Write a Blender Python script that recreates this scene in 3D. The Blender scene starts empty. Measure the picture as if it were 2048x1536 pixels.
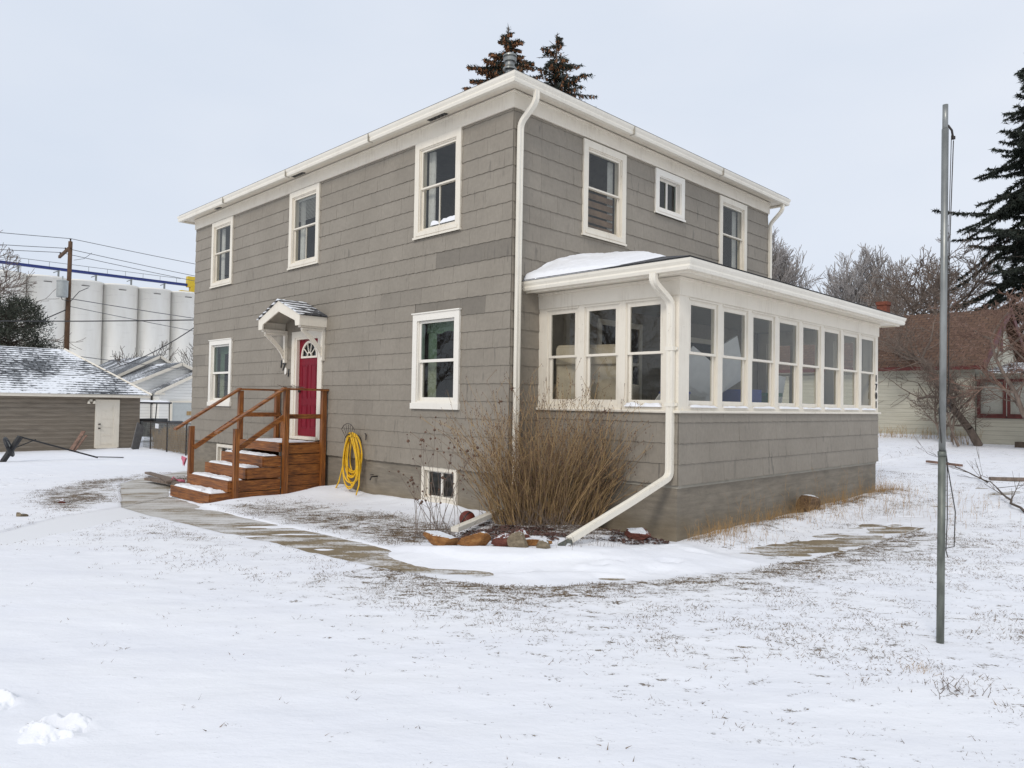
import bpy, math, random
import numpy as np
from mathutils import Vector, Matrix

# ------------------------------------------------------------------ scene, camera, world, sun
S = bpy.context.scene
C = S.collection
cam_d = bpy.data.cameras.new("camera")
cam = bpy.data.objects.new("camera", cam_d)
C.objects.link(cam)
F = Vector((-0.70704269, 0.70665442, 0.02702163)).normalized()
R0 = F.cross(Vector((0, 0, 1))).normalized()
U0 = R0.cross(F)
rl = math.radians(0.919)
RR = R0 * math.cos(rl) + U0 * math.sin(rl)
UU = U0 * math.cos(rl) - R0 * math.sin(rl)
M = Matrix((RR, UU, -F)).transposed().to_4x4()
M.translation = Vector((7.9465, -7.8926, 1.8))
cam.matrix_world = M
cam_d.sensor_width = 36
cam_d.lens = 1471.86 / 2048 * 36
cam_d.clip_end = 3000
cam_d.clip_start = 0.05
S.camera = cam

SUN_AZ = math.radians(20)      # measured from -Y towards +X (where the sun stands)
SUN_EL = math.radians(38)
world = bpy.data.worlds.new("World")
S.world = world
world.use_nodes = True
wn = world.node_tree
wn.nodes.clear()
w_out = wn.nodes.new("ShaderNodeOutputWorld")
w_bg = wn.nodes.new("ShaderNodeBackground")
w_bg.inputs[1].default_value = 0.1
sky = wn.nodes.new("ShaderNodeTexSky")
sky.sky_type = 'NISHITA'
sky.sun_disc = False
sky.sun_elevation = SUN_EL
sky.sun_rotation = math.radians(180) - SUN_AZ
sky.air_density = 1.0
sky.dust_density = 3.0
# overcast deck: pale grey-blue cloud with very soft structure
tc = wn.nodes.new("ShaderNodeTexCoord")
cn = wn.nodes.new("ShaderNodeTexNoise")
cn.inputs["Scale"].default_value = 1.6
cn.inputs["Detail"].default_value = 5
cn.inputs["Roughness"].default_value = 0.5
mp = wn.nodes.new("ShaderNodeMapping")
mp.inputs["Scale"].default_value = (1, 1, 2.4)
wn.links.new(tc.outputs["Generated"], mp.inputs[0])
wn.links.new(mp.outputs[0], cn.inputs["Vector"])
cr = wn.nodes.new("ShaderNodeValToRGB")
cr.color_ramp.elements[0].position = 0.32
cr.color_ramp.elements[0].color = (7.15, 7.9, 9.1, 1)
cr.color_ramp.elements[1].position = 0.68
cr.color_ramp.elements[1].color = (8.2, 8.7, 9.6, 1)
wn.links.new(cn.outputs[0], cr.inputs[0])
mx = wn.nodes.new("ShaderNodeMix")
mx.data_type = 'RGBA'
mx.inputs[0].default_value = 0.93
wn.links.new(sky.outputs[0], mx.inputs[6])
wn.links.new(cr.outputs[0], mx.inputs[7])
wn.links.new(mx.outputs[2], w_bg.inputs[0])
wn.links.new(w_bg.outputs[0], w_out.inputs[0])

sd = bpy.data.lights.new("sun", 'SUN')
sd.energy = 1.25
sd.angle = math.radians(14)
sd.color = (1.0, 0.95, 0.88)
so = bpy.data.objects.new("sun", sd)
C.objects.link(so)
sv = Vector((math.sin(SUN_AZ) * math.cos(SUN_EL), -math.cos(SUN_AZ) * math.cos(SUN_EL), math.sin(SUN_EL)))
so.rotation_euler = sv.to_track_quat('Z', 'Y').to_euler()
so.location = (0, -20, 30)
S.view_settings.view_transform = 'Standard'
S.view_settings.look = 'None'
S.view_settings.exposure = 0.0
S.view_settings.gamma = 1.0

# ------------------------------------------------------------------ node helpers
def newmat(name):
    m = bpy.data.materials.new(name)
    m.use_nodes = True
    nt = m.node_tree
    nt.nodes.clear()
    out = nt.nodes.new("ShaderNodeOutputMaterial")
    b = nt.nodes.new("ShaderNodeBsdfPrincipled")
    nt.links.new(b.outputs[0], out.inputs[0])
    return m, nt, b

def N(nt, t, **k):
    n = nt.nodes.new(t)
    for a, v in k.items():
        setattr(n, a, v)
    return n

def lk(nt, a, b):
    nt.links.new(a, b)

def coords(nt, scale=(1, 1, 1), rot=(0, 0, 0)):
    t = N(nt, "ShaderNodeTexCoord")
    m = N(nt, "ShaderNodeMapping")
    m.inputs["Scale"].default_value = scale
    m.inputs["Rotation"].default_value = rot
    lk(nt, t.outputs["Object"], m.inputs[0])
    return m.outputs[0]

def noise(nt, vec, scale, detail=4, rough=0.55):
    n = N(nt, "ShaderNodeTexNoise")
    n.inputs["Scale"].default_value = scale
    n.inputs["Detail"].default_value = detail
    n.inputs["Roughness"].default_value = rough
    if vec is not None:
        lk(nt, vec, n.inputs["Vector"])
    return n.outputs[0]

def ramp(nt, fac, stops):
    r = N(nt, "ShaderNodeValToRGB")
    e = r.color_ramp.elements
    while len(e) < len(stops):
        e.new(0.5)
    for i, (p, c) in enumerate(stops):
        e[i].position = p
        e[i].color = (c[0], c[1], c[2], 1) if not isinstance(c, (int, float)) else (c, c, c, 1)
    lk(nt, fac, r.inputs[0])
    return r.outputs[0]

def mixc(nt, fac, a, b, mode='MIX'):
    n = N(nt, "ShaderNodeMix", data_type='RGBA', blend_type=mode)
    for s, v in ((0, fac), (6, a), (7, b)):
        if hasattr(v, "is_linked"):
            lk(nt, v, n.inputs[s])
        elif isinstance(v, (int, float)):
            n.inputs[s].default_value = v if s == 0 else (v, v, v, 1)
        else:
            n.inputs[s].default_value = (v[0], v[1], v[2], 1)
    return n.outputs[2]

def math_(nt, op, a, b=None, c=None, clamp=False):
    n = N(nt, "ShaderNodeMath", operation=op, use_clamp=clamp)
    for i, v in enumerate((a, b, c)):
        if v is None:
            continue
        if hasattr(v, "is_linked"):
            lk(nt, v, n.inputs[i])
        else:
            n.inputs[i].default_value = v
    return n.outputs[0]

def bump(nt, b, h, strength=0.3, dist=0.02):
    n = N(nt, "ShaderNodeBump")
    n.inputs["Strength"].default_value = strength
    n.inputs["Distance"].default_value = dist
    lk(nt, h, n.inputs["Height"])
    lk(nt, n.outputs[0], b.inputs["Normal"])

def simple(name, col, rough=0.6, var=0.25, scale=6, metal=0, bumps=0.0, sc=(1, 1, 1)):
    m, nt, b = newmat(name)
    v = coords(nt, sc)
    n = noise(nt, v, scale, 5)
    lo = [c * (1 - var) for c in col]
    hi = [min(1, c * (1 + var)) for c in col]
    lk(nt, ramp(nt, n, [(0.3, lo), (0.7, hi)]), b.inputs["Base Color"])
    b.inputs["Roughness"].default_value = rough
    b.inputs["Metallic"].default_value = metal
    if bumps:
        bump(nt, b, noise(nt, v, scale * 6, 4), bumps, 0.01)
    return m

MT = {}
def painted(name, col, dirt=(0.30, 0.22, 0.13), amount=0.55, rough=0.45):
    m, nt, b = newmat(name)
    v = coords(nt)
    n1 = noise(nt, v, 2.2, 6, 0.6)
    n2 = noise(nt, coords(nt, (9, 9, 1.2)), 3.0, 5, 0.6)
    f = math_(nt, 'MULTIPLY', ramp(nt, n1, [(0.45, 0.0), (0.75, 1.0)]), ramp(nt, n2, [(0.4, 0.0), (0.8, 1.0)]))
    f = math_(nt, 'MULTIPLY', f, amount)
    c = mixc(nt, f, col, dirt)
    chip = ramp(nt, noise(nt, v, 34, 3, 0.6), [(0.72, 0.0), (0.74, 1.0)])
    c = mixc(nt, math_(nt, 'MULTIPLY', chip, 0.7), c, (0.22, 0.17, 0.12))
    lk(nt, c, b.inputs["Base Color"])
    b.inputs["Roughness"].default_value = rough
    bump(nt, b, noise(nt, coords(nt, (1, 1, 1)), 30, 4), 0.08, 0.004)
    return m
MT['white'] = painted("white_house_paint", (0.80, 0.735, 0.62))
MT['vinyl'] = painted("white_vinyl", (0.84, 0.795, 0.71), amount=0.12, rough=0.35)
MT['gutter'] = painted("white_gutter_metal", (0.82, 0.765, 0.655), amount=0.4, rough=0.3)
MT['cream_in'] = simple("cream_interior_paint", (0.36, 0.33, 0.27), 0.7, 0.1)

def siding_mat():
    m, nt, b = newmat("grey_shingle_siding")
    at = N(nt, "ShaderNodeAttribute", attribute_name="tone")
    grain = noise(nt, coords(nt, (40, 40, 2.0)), 4.0, 4, 0.6)
    blot = noise(nt, coords(nt), 1.1, 5, 0.6)
    fine = noise(nt, coords(nt), 14, 5, 0.65)
    base = mixc(nt, ramp(nt, blot, [(0.3, 0.0), (0.7, 1.0)]), (0.250, 0.217, 0.172), (0.302, 0.264, 0.212))
    base = mixc(nt, 1.0, base, ramp(nt, grain, [(0.25, 0.86), (0.75, 1.08)]), 'MULTIPLY')
    base = mixc(nt, 0.35, base, ramp(nt, fine, [(0.3, 0.75), (0.7, 1.15)]), 'MULTIPLY')
    base = mixc(nt, 1.0, base, at.outputs["Color"], 'MULTIPLY')
    # worn streaks: dark vertical rub marks
    st = ramp(nt, noise(nt, coords(nt, (13, 13, 1.8)), 1.0, 3, 0.5), [(0.635, 0.0), (0.67, 1.0)])
    st2 = ramp(nt, noise(nt, coords(nt), 0.9, 3), [(0.45, 0.0), (0.62, 1.0)])
    base = mixc(nt, math_(nt, 'MULTIPLY', math_(nt, 'MULTIPLY', st, st2), 0.6), base, (0.10, 0.088, 0.072))
    lk(nt, base, b.inputs["Base Color"])
    b.inputs["Roughness"].default_value = 0.62
    bump(nt, b, grain, 0.15, 0.004)
    return m
MT['siding'] = siding_mat()

def foundation_mat():
    m, nt, b = newmat("painted_concrete_foundation")
    v = coords(nt)
    n1 = noise(nt, v, 1.6, 6, 0.6)
    n2 = noise(nt, coords(nt, (1.2, 1.2, 7)), 2.0, 5, 0.6)
    c = mixc(nt, ramp(nt, n1, [(0.3, 0.0), (0.7, 1.0)]), (0.205, 0.175, 0.133), (0.262, 0.227, 0.177))
    c = mixc(nt, 0.6, c, ramp(nt, n2, [(0.35, 0.62), (0.7, 1.2)]), 'MULTIPLY')
    sep = N(nt, "ShaderNodeSeparateXYZ")
    lk(nt, v, sep.inputs[0])
    z = math_(nt, 'ADD', sep.outputs[2], math_(nt, 'MULTIPLY', n1, 0.35))
    low = ramp(nt, z, [(0.30, 1.0), (0.48, 0.0)])
    c = mixc(nt, math_(nt, 'MULTIPLY', low, 0.3), c, (0.20, 0.14, 0.06))
    pit = ramp(nt, noise(nt, v, 18, 3), [(0.72, 0.0), (0.75, 1.0)])
    c = mixc(nt, math_(nt, 'MULTIPLY', pit, 0.5), c, (0.12, 0.10, 0.08))
    lk(nt, c, b.inputs["Base Color"])
    b.inputs["Roughness"].default_value = 0.75
    brd = math_(nt, 'FRACT', math_(nt, 'DIVIDE', math_(nt, 'ADD', sep.outputs[2], math_(nt, 'MULTIPLY', n1, .015)), .19))
    lk(nt, mixc(nt, ramp(nt, brd, [(0.0, .35), (.06, 0.0)]), c, (.11, .095, .075)), b.inputs["Base Color"])
    bump(nt, b, math_(nt, 'ADD', mixc(nt, 0.5, n2, noise(nt, v, 25, 4)), math_(nt, 'MULTIPLY', brd, .25)), 0.5, 0.02)
    return m
MT['foundation'] = foundation_mat()

def wood_mat():
    m, nt, b = newmat("stained_wood")
    g = noise(nt, coords(nt, (1.0, 2.2, 20)), 2.2, 6, 0.7)
    g2 = noise(nt, coords(nt, (22, 22, 1.0)), 2.2, 6, 0.7)
    k = noise(nt, coords(nt), 3.0, 4)
    sel = N(nt, "ShaderNodeAttribute", attribute_name="upright")
    gg = mixc(nt, sel.outputs["Fac"], g, g2)
    c = ramp(nt, gg, [(0.36, (0.05, 0.016, 0.004)), (0.46, (0.20, 0.066, 0.012)), (0.57, (0.34, 0.122, 0.022)), (0.72, (0.47, 0.21, 0.06))])
    c = mixc(nt, ramp(nt, k, [(0.35, 0.5), (0.65, 0.0)]), c, (0.15, 0.05, 0.015))
    lk(nt, c, b.inputs["Base Color"])
    b.inputs["Roughness"].default_value = 0.55
    bump(nt, b, gg, 0.25, 0.006)
    return m
MT['wood'] = wood_mat()

def snow_mat():
    m, nt, b = newmat("snow")
    v = coords(nt)
    b.inputs["Base Color"].default_value = (0.87, 0.87, 0.885, 1)
    b.inputs["Roughness"].default_value = 0.7
    h = mixc(nt, 0.5, noise(nt, v, 12, 6, 0.7), noise(nt, v, 60, 4, 0.7))
    bump(nt, b, h, 0.5, 0.012)
    return m
MT['snow'] = snow_mat()

def glass_mat(name, tint=(0.88, 0.88, 0.84), dirt=0.03):
    m = bpy.data.materials.new(name)
    m.use_nodes = True
    nt = m.node_tree
    nt.nodes.clear()
    out = N(nt, "ShaderNodeOutputMaterial")
    tr = N(nt, "ShaderNodeBsdfTransparent")
    tr.inputs[0].default_value = (*tint, 1)
    gl = N(nt, "ShaderNodeBsdfGlossy")
    gl.inputs["Roughness"].default_value = 0.01
    gl.inputs["Color"].default_value = (0.75, 0.75, 0.73, 1)
    bm_ = N(nt, "ShaderNodeBump")
    bm_.inputs["Strength"].default_value = 0.04
    bm_.inputs["Distance"].default_value = 0.02
    lk(nt, noise(nt, coords(nt), 3.0, 2), bm_.inputs["Height"])
    lk(nt, bm_.outputs[0], gl.inputs["Normal"])
    fr = N(nt, "ShaderNodeLayerWeight")
    fr.inputs[0].default_value = 0.5
    f = math_(nt, 'ADD', math_(nt, 'MULTIPLY', math_(nt, 'POWER', fr.outputs["Facing"], 5.0), 0.9), 0.075, clamp=True)
    mxs = N(nt, "ShaderNodeMixShader")
    lk(nt, f, mxs.inputs[0])
    lk(nt, tr.outputs[0], mxs.inputs[1])
    lk(nt, gl.outputs[0], mxs.inputs[2])
    df = N(nt, "ShaderNodeBsdfDiffuse")
    df.inputs[0].default_value = (0.4, 0.4, 0.38, 1)
    m2 = N(nt, "ShaderNodeMixShader")
    lk(nt, math_(nt, 'MULTIPLY', ramp(nt, noise(nt, coords(nt), 2.5, 4), [(0.35, 0.2), (0.75, 1.0)]), dirt), m2.inputs[0])
    lk(nt, mxs.outputs[0], m2.inputs[1])
    lk(nt, df.outputs[0], m2.inputs[2])
    lk(nt, m2.outputs[0], out.inputs[0])
    return m
MT['glass'] = glass_mat("old_window_glass")
MT['glass_green'] = glass_mat("green_tinted_window_glass", (0.55, 0.66, 0.62), 0.03)

def roof_snow_mat(name, axis, courses, snow_lo, snow_hi, dark=(0.055, 0.055, 0.058), grad=None):
    """asphalt shingle rows (counted up the slope by z) with blown snow caught on them"""
    m, nt, b = newmat(name)
    v = coords(nt)
    sep = N(nt, "ShaderNodeSeparateXYZ")
    lk(nt, v, sep.inputs[0])
    comb = N(nt, "ShaderNodeCombineXYZ")
    lk(nt, sep.outputs[0 if axis == 'x' else 1], comb.inputs[0])
    lk(nt, math_(nt, 'MULTIPLY', sep.outputs[2], courses), comb.inputs[1])
    br = N(nt, "ShaderNodeTexBrick")
    br.inputs["Scale"].default_value = 1.0
    br.inputs["Brick Width"].default_value = 0.33
    br.inputs["Row Height"].default_value = 0.16
    br.inputs["Mortar Size"].default_value = 0.018
    br.inputs["Color1"].default_value = (dark[0], dark[1], dark[2], 1)
    br.inputs["Color2"].default_value = (dark[0] * 2.0, dark[1] * 2.0, dark[2] * 2.0, 1)
    br.inputs["Mortar"].default_value = (0.015, 0.015, 0.015, 1)
    lk(nt, comb.outputs[0], br.inputs["Vector"])
    # snow sits in the lower half of every course, broken up by noise
    fr = math_(nt, 'FRACT', math_(nt, 'DIVIDE', math_(nt, 'MULTIPLY', sep.outputs[2], courses), 0.16))
    big = noise(nt, v, 0.42, 3, 0.5)
    sm = noise(nt, coords(nt, (1, 1, 3)), 5.5, 5, 0.65)
    t = math_(nt, 'ADD', math_(nt, 'MULTIPLY', big, 1.6), math_(nt, 'MULTIPLY', sm, 0.9))
    t = math_(nt, 'SUBTRACT', t, math_(nt, 'MULTIPLY', fr, 0.38))
    if grad: t = math_(nt, 'ADD', t, math_(nt, 'MULTIPLY', sep.outputs[grad[1]], grad[0]))
    t = math_(nt, 'MULTIPLY', t, .5)
    f = ramp(nt, t, [(snow_lo * .5, 0.0), (snow_hi * .5, 1.0)])
    c = mixc(nt, f, br.outputs[0], (0.85, 0.865, 0.89))
    lk(nt, c, b.inputs["Base Color"])
    b.inputs["Roughness"].default_value = 0.85
    bump(nt, b, mixc(nt, 0.5, br.outputs[1], f), 0.4, 0.03)
    return m
MT['roof_dark'] = roof_snow_mat("dark_asphalt_shingles", 'x', 2.2, 1.45, 1.55)
MT['roof_canopy'] = roof_snow_mat("canopy_shingles_with_snow", 'y', 2.2, 1.00, 1.06)

MT['black'] = simple("black_paint", (0.015, 0.015, 0.016), 0.45, 0.3)
MT['iron'] = simple("wrought_iron", (0.03, 0.022, 0.018), 0.6, 0.5)
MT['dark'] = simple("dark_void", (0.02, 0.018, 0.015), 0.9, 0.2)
MT['hose'] = simple("yellow_hose_rubber", (0.80, 0.47, 0.015), 0.4, 0.15, 10)
MT['galv'] = simple("galvanised_steel", (0.27, 0.275, 0.26), 0.42, 0.3, 9, 0.75, 0.05, (1, 1, .4))
MT['galv_old'] = simple("weathered_green_grey_pipe", (0.16, 0.17, 0.145), 0.5, 0.35, 14, 0.5, 0.1, (1, 1, .4))
MT['rope'] = simple("dark_rope", (0.05, 0.045, 0.04), 0.8, 0.3, 50)
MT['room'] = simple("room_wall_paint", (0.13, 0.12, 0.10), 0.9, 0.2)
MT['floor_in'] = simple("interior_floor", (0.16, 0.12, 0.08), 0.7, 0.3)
MT['curtain'] = simple("sheer_curtain", (0.62, 0.62, 0.60), 0.9, 0.1, 20)
MT['curtain_g'] = simple("sage_curtain", (0.24, 0.27, 0.19), 0.9, 0.15, 20)
MT['fabric'] = simple("cream_upholstery", (0.50, 0.43, 0.33), 0.95, 0.12, 8, 0, 0.3)
MT['blue'] = simple("blue_plastic", (0.02, 0.06, 0.35), 0.4, 0.1)
MT['green'] = simple("green_plastic", (0.02, 0.16, 0.10), 0.4, 0.2)
MT['foam'] = simple("white_foam_sheet", (0.72, 0.73, 0.75), 0.8, 0.06)
MT['pink'] = simple("pink_cloth", (0.55, 0.14, 0.20), 0.8, 0.25)

def door_mat():
    m, nt, b = newmat("red_door_paint")
    n = noise(nt, coords(nt, (8, 8, 1)), 2, 4)
    lk(nt, ramp(nt, n, [(0.3, (0.17, 0.002, 0.012)), (0.7, (0.22, 0.003, 0.017))]), b.inputs["Base Color"])
    b.inputs["Roughness"].default_value = 0.5
    b.inputs["Specular IOR Level"].default_value = 0.25
    return m
MT['door'] = door_mat()

def bark(name, col, rough=0.9, var=0.35):
    return simple(name, col, rough, var, 9, 0, 0.4, (1, 1, .35))
MT['bark'] = bark("grey_brown_bark", (0.13, 0.10, 0.08))
MT['twig'] = bark("dry_tan_twigs", (0.40, 0.265, 0.125))
MT['twig_d'] = bark("dark_twigs", (0.10, 0.075, 0.055))
MT['twig_frost'] = bark("frosted_pale_twigs", (0.36, 0.33, 0.31))
MT['twig_red'] = bark("reddish_twigs", (0.22, 0.135, 0.10))
MT['twig_brown'] = bark("brown_twigs", (0.19, 0.145, 0.115))
MT['needle'] = simple("spruce_needles", (0.025, 0.032, 0.022), 0.8, 0.6, 1.5)
MT['needle_pine'] = simple("pine_needles_with_frost", (0.04, 0.046, 0.03), 0.8, 0.85, 5)
MT['cone'] = simple("brown_cones", (0.25, 0.11, 0.045), 0.8, 0.4, 12)
MT['seed'] = simple("dry_seed_heads", (0.13, 0.075, 0.05), 0.95, 0.4, 20)
MT['strawgold'] = simple("golden_dry_grass", (0.42, 0.26, 0.11), 0.9, 0.3, 5)
MT['straw'] = simple("brown_dry_grass", (0.15, 0.10, 0.055), 0.9, 0.8, 14)
MT['pole_wood'] = bark("creosoted_pole_wood", (0.11, 0.062, 0.034))
MT['wire'] = simple("black_wire", (0.02, 0.02, 0.022), 0.6, 0.1)
MT['wire_g'] = simple("grey_wire", (0.10, 0.10, 0.11), 0.6, 0.1)

def rock_mat(name, a, bb):
    m, nt, b = newmat(name)
    v = coords(nt)
    n = noise(nt, coords(nt, (1, 1, 2.5)), 9, 6, 0.7)
    c = ramp(nt, n, [(0.3, [x * .5 for x in a]), (0.5, a), (0.7, bb)])
    geo = N(nt, "ShaderNodeNewGeometry")
    sep = N(nt, "ShaderNodeSeparateXYZ")
    lk(nt, geo.outputs["Normal"], sep.inputs[0])
    s = math_(nt, 'ADD', sep.outputs[2], math_(nt, 'MULTIPLY', noise(nt, v, 16, 6, .75), 1.0))
    c = mixc(nt, ramp(nt, s, [(1.16 / 2, 0.0), (1.26 / 2, 1.0)]) if False else math_(nt, 'GREATER_THAN', s, 1.34), c, (0.86, 0.87, 0.89))
    lk(nt, c, b.inputs["Base Color"])
    b.inputs["Roughness"].default_value = 0.8
    bump(nt, b, n, 1.0, 0.06)
    return m
MT['rock_o'] = rock_mat("orange_sandstone", (0.31, 0.13, 0.032), (0.46, 0.24, 0.08))
MT['rock_r'] = rock_mat("red_sandstone", (0.17, 0.05, 0.032), (0.27, 0.10, 0.065))
MT['rock_t'] = rock_mat("tan_stone", (0.25, 0.195, 0.125), (0.36, 0.29, 0.20))

MT['rock_b'] = rock_mat("brown_boulder", (0.17, 0.10, 0.05), (0.28, 0.18, 0.10))

# ------------------------------------------------------------------ mesh helpers
class MB:
    def __init__(self):
        self.v = []; self.f = []; self.tone = []; self.up = []
    def add(self, vs, fs, tone=1.0, up=0.0):
        o = len(self.v)
        self.v += [tuple(p) for p in vs]
        for f in fs:
            self.f.append(tuple(i + o for i in f)); self.tone.append(tone); self.up.append(up)
    def quad(self, a, b, c, d, tone=1.0):
        self.add([a, b, c, d], [(0, 1, 2, 3)], tone)
    def box(self, x0, x1, y0, y1, z0, z1, tone=1.0, up=None, bev=0.0):
        if x0 > x1: x0, x1 = x1, x0
        if y0 > y1: y0, y1 = y1, y0
        if z0 > z1: z0, z1 = z1, z0
        if up is None:
            up = 1.0 if (z1 - z0) > max(x1 - x0, y1 - y0) else 0.0
        vs = [(x0, y0, z0), (x1, y0, z0), (x1, y1, z0), (x0, y1, z0), (x0, y0, z1), (x1, y0, z1), (x1, y1, z1), (x0, y1, z1)]
        self.add(vs, [(0, 3, 2, 1), (4, 5, 6, 7), (0, 1, 5, 4), (1, 2, 6, 5), (2, 3, 7, 6), (3, 0, 4, 7)], tone, up)
    def beam(self, p, q, w, h, upv=(0, 0, 1), up=0.0):
        p = Vector(p); q = Vector(q); d = (q - p).normalized()
        s = d.cross(Vector(upv))
        if s.length < 1e-4: s = d.cross(Vector((1, 0, 0)))
        s.normalize(); u = s.cross(d)
        vs = []
        for e in (p, q):
            for a, b_ in ((-1, -1), (1, -1), (1, 1), (-1, 1)):
                vs.append(e + s * a * w / 2 + u * b_ * h / 2)
        self.add(vs, [(0, 3, 2, 1), (4, 5, 6, 7), (0, 1, 5, 4), (1, 2, 6, 5), (2, 3, 7, 6), (3, 0, 4, 7)], 1.0, up)
    def tube(self, pts, r, n=8, cap=True, taper=None, flat=1.0):
        pts = [Vector(p) for p in pts]
        rings = []
        prev = None
        for i, p in enumerate(pts):
            d = (pts[min(i + 1, len(pts) - 1)] - pts[max(i - 1, 0)]).normalized()
            if prev is None:
                a = d.cross(Vector((0, 0, 1)))
                if a.length < 1e-3: a = d.cross(Vector((1, 0, 0)))
                a.normalize()
            else:
                a = (prev - d * prev.dot(d))
                if a.length < 1e-6: a = d.cross(Vector((1, 0, 0)))
                a.normalize()
            prev = a
            b_ = d.cross(a)
            rr = r if taper is None else r * (1 - (1 - taper) * i / (len(pts) - 1))
            rings.append([p + a * rr * math.cos(2 * math.pi * k / n) + b_ * rr * flat * math.sin(2 * math.pi * k / n) for k in range(n)])
        vs = [v for g in rings for v in g]
        fs = []
        for i in range(len(pts) - 1):
            for k in range(n):
                k2 = (k + 1) % n
                fs.append((i * n + k, i * n + k2, (i + 1) * n + k2, (i + 1) * n + k))
        if cap:
            fs.append(tuple(range(n - 1, -1, -1)))
            fs.append(tuple((len(pts) - 1) * n + k for k in range(n)))
        self.add(vs, fs)
    def ducted(self, pts, w, h, side):
        """rectangular ribbed downspout swept along pts; side = fixed sideways vector"""
        side = Vector(side).normalized()
        pts = [Vector(p) for p in pts]
        prof = [(-w/2, -h/2), (-w/6, -h/2), (-w/6+.006, -h/2+.007), (w/6-.006, -h/2+.007), (w/6, -h/2), (w/2, -h/2),
                (w/2, h/2), (-w/2, h/2)]
        n = len(prof); vs = []
        for i, p in enumerate(pts):
            d = (pts[min(i + 1, len(pts) - 1)] - pts[max(i - 1, 0)]).normalized()
            o = side.cross(d).normalized()
            for a, b_ in prof:
                vs.append(p + side * a - o * b_ * -1)
        fs = []
        for i in range(len(pts) - 1):
            for k in range(n):
                k2 = (k + 1) % n
                fs.append((i * n + k, i * n + k2, (i + 1) * n + k2, (i + 1) * n + k))
        fs.append(tuple(range(n))); fs.append(tuple((len(pts) - 1) * n + k for k in range(n)))
        self.add(vs, fs)
    def lathe(self, prof, c, n=24):
        vs = []; m = len(prof)
        for k in range(n):
            a = 2 * math.pi * k / n
            for r, z in prof:
                vs.append((c[0] + r * math.cos(a), c[1] + r * math.sin(a), c[2] + z))
        fs = []
        for k in range(n):
            for j in range(m - 1):
                k2 = (k + 1) % n
                fs.append((k * m + j, k2 * m + j, k2 * m + j + 1, k * m + j + 1))
        self.add(vs, fs)
    def build(self, name, mat, parent=None, smooth=False, local=None, fixn=True):
        me = bpy.data.meshes.new(name)
        me.from_pydata(self.v, [], self.f)
        if fixn:
            import bmesh
            b = bmesh.new(); b.from_mesh(me)
            bmesh.ops.recalc_face_normals(b, faces=b.faces[:])
            b.to_mesh(me); b.free()
        ca = me.color_attributes.new("tone", 'FLOAT_COLOR', 'CORNER')
        ua = me.attributes.new("upright", 'FLOAT', 'FACE')
        ua.data.foreach_set("value", np.array(self.up, dtype=np.float32))
        lt = np.zeros(len(me.loops) * 4, dtype=np.float32)
        tot = np.empty(len(me.polygons), dtype=np.int32)
        me.polygons.foreach_get("loop_total", tot)
        t = np.repeat(np.array(self.tone, dtype=np.float32), tot)
        lt = np.stack([t, t, t, np.ones_like(t)], 1).ravel()
        ca.data.foreach_set("color", lt)
        if smooth:
            me.polygons.foreach_set("use_smooth", [True] * len(me.polygons))
        return link(name, me, mat, parent)

def link(name, me, mat, parent=None):
    if mat is not None:
        me.materials.append(MT[mat] if isinstance(mat, str) else mat)
    o = bpy.data.objects.new(name, me)
    C.objects.link(o)
    if parent is not None:
        o.parent = parent
    return o

def fastmesh(name, verts, faces, mat, parent=None, smooth=False):
    """verts (n,3) array, faces (m,k) array with k = 3 or 4"""
    verts = np.asarray(verts, dtype=np.float32); faces = np.asarray(faces, dtype=np.int32)
    k = faces.shape[1]
    me = bpy.data.meshes.new(name)
    me.vertices.add(len(verts)); me.vertices.foreach_set("co", verts.ravel())
    me.loops.add(faces.size); me.loops.foreach_set("vertex_index", faces.ravel())
    me.polygons.add(len(faces))
    me.polygons.foreach_set("loop_start", np.arange(0, faces.size, k, dtype=np.int32))
    me.polygons.foreach_set("loop_total", np.full(len(faces), k, dtype=np.int32))
    if smooth:
        me.polygons.foreach_set("use_smooth", np.ones(len(faces), dtype=bool))
    me.update(calc_edges=True)
    return link(name, me, mat, parent)

def tubes_arrays(segs, n=3):
    """segs: (m,8) p0 p1 r0 r1 -> verts, quad faces"""
    s = np.asarray(segs, dtype=np.float64)
    p0, p1, r0, r1 = s[:, :3], s[:, 3:6], s[:, 6], s[:, 7]
    d = p1 - p0
    d /= np.linalg.norm(d, axis=1, keepdims=True) + 1e-9
    ref = np.where(np.abs(d[:, 2:3]) > 0.9, np.array([[1.0, 0, 0]]), np.array([[0, 0, 1.0]]))
    a = np.cross(d, ref); a /= np.linalg.norm(a, axis=1, keepdims=True) + 1e-9
    b = np.cross(d, a)
    m = len(s)
    V = np.zeros((m, 2, n, 3))
    for k in range(n):
        t = 2 * math.pi * k / n
        o = a * math.cos(t) + b * math.sin(t)
        V[:, 0, k] = p0 + o * r0[:, None]
        V[:, 1, k] = p1 + o * r1[:, None]
    base = (np.arange(m) * 2 * n)[:, None]
    Fc = []
    for k in range(n):
        k2 = (k + 1) % n
        Fc.append(np.concatenate([base + k, base + k2, base + n + k2, base + n + k], 1))
    return V.reshape(-1, 3), np.concatenate(Fc, 0)

def tubes(name, segs, mat, parent=None, n=3):
    v, f = tubes_arrays(segs, n)
    return fastmesh(name, v, f, mat, parent)

def blades_arrays(P, D, L, W, rng):
    """flat sliver triangles at P pointing along D, length L, width W (arrays)"""
    r = rng.normal(size=P.shape)
    s = np.cross(D, r); s /= np.linalg.norm(s, axis=1, keepdims=True) + 1e-9
    V = np.stack([P - s * W[:, None] / 2, P + s * W[:, None] / 2, P + D * L[:, None]], 1).reshape(-1, 3)
    return V, np.arange(len(V)).reshape(-1, 3)

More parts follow.
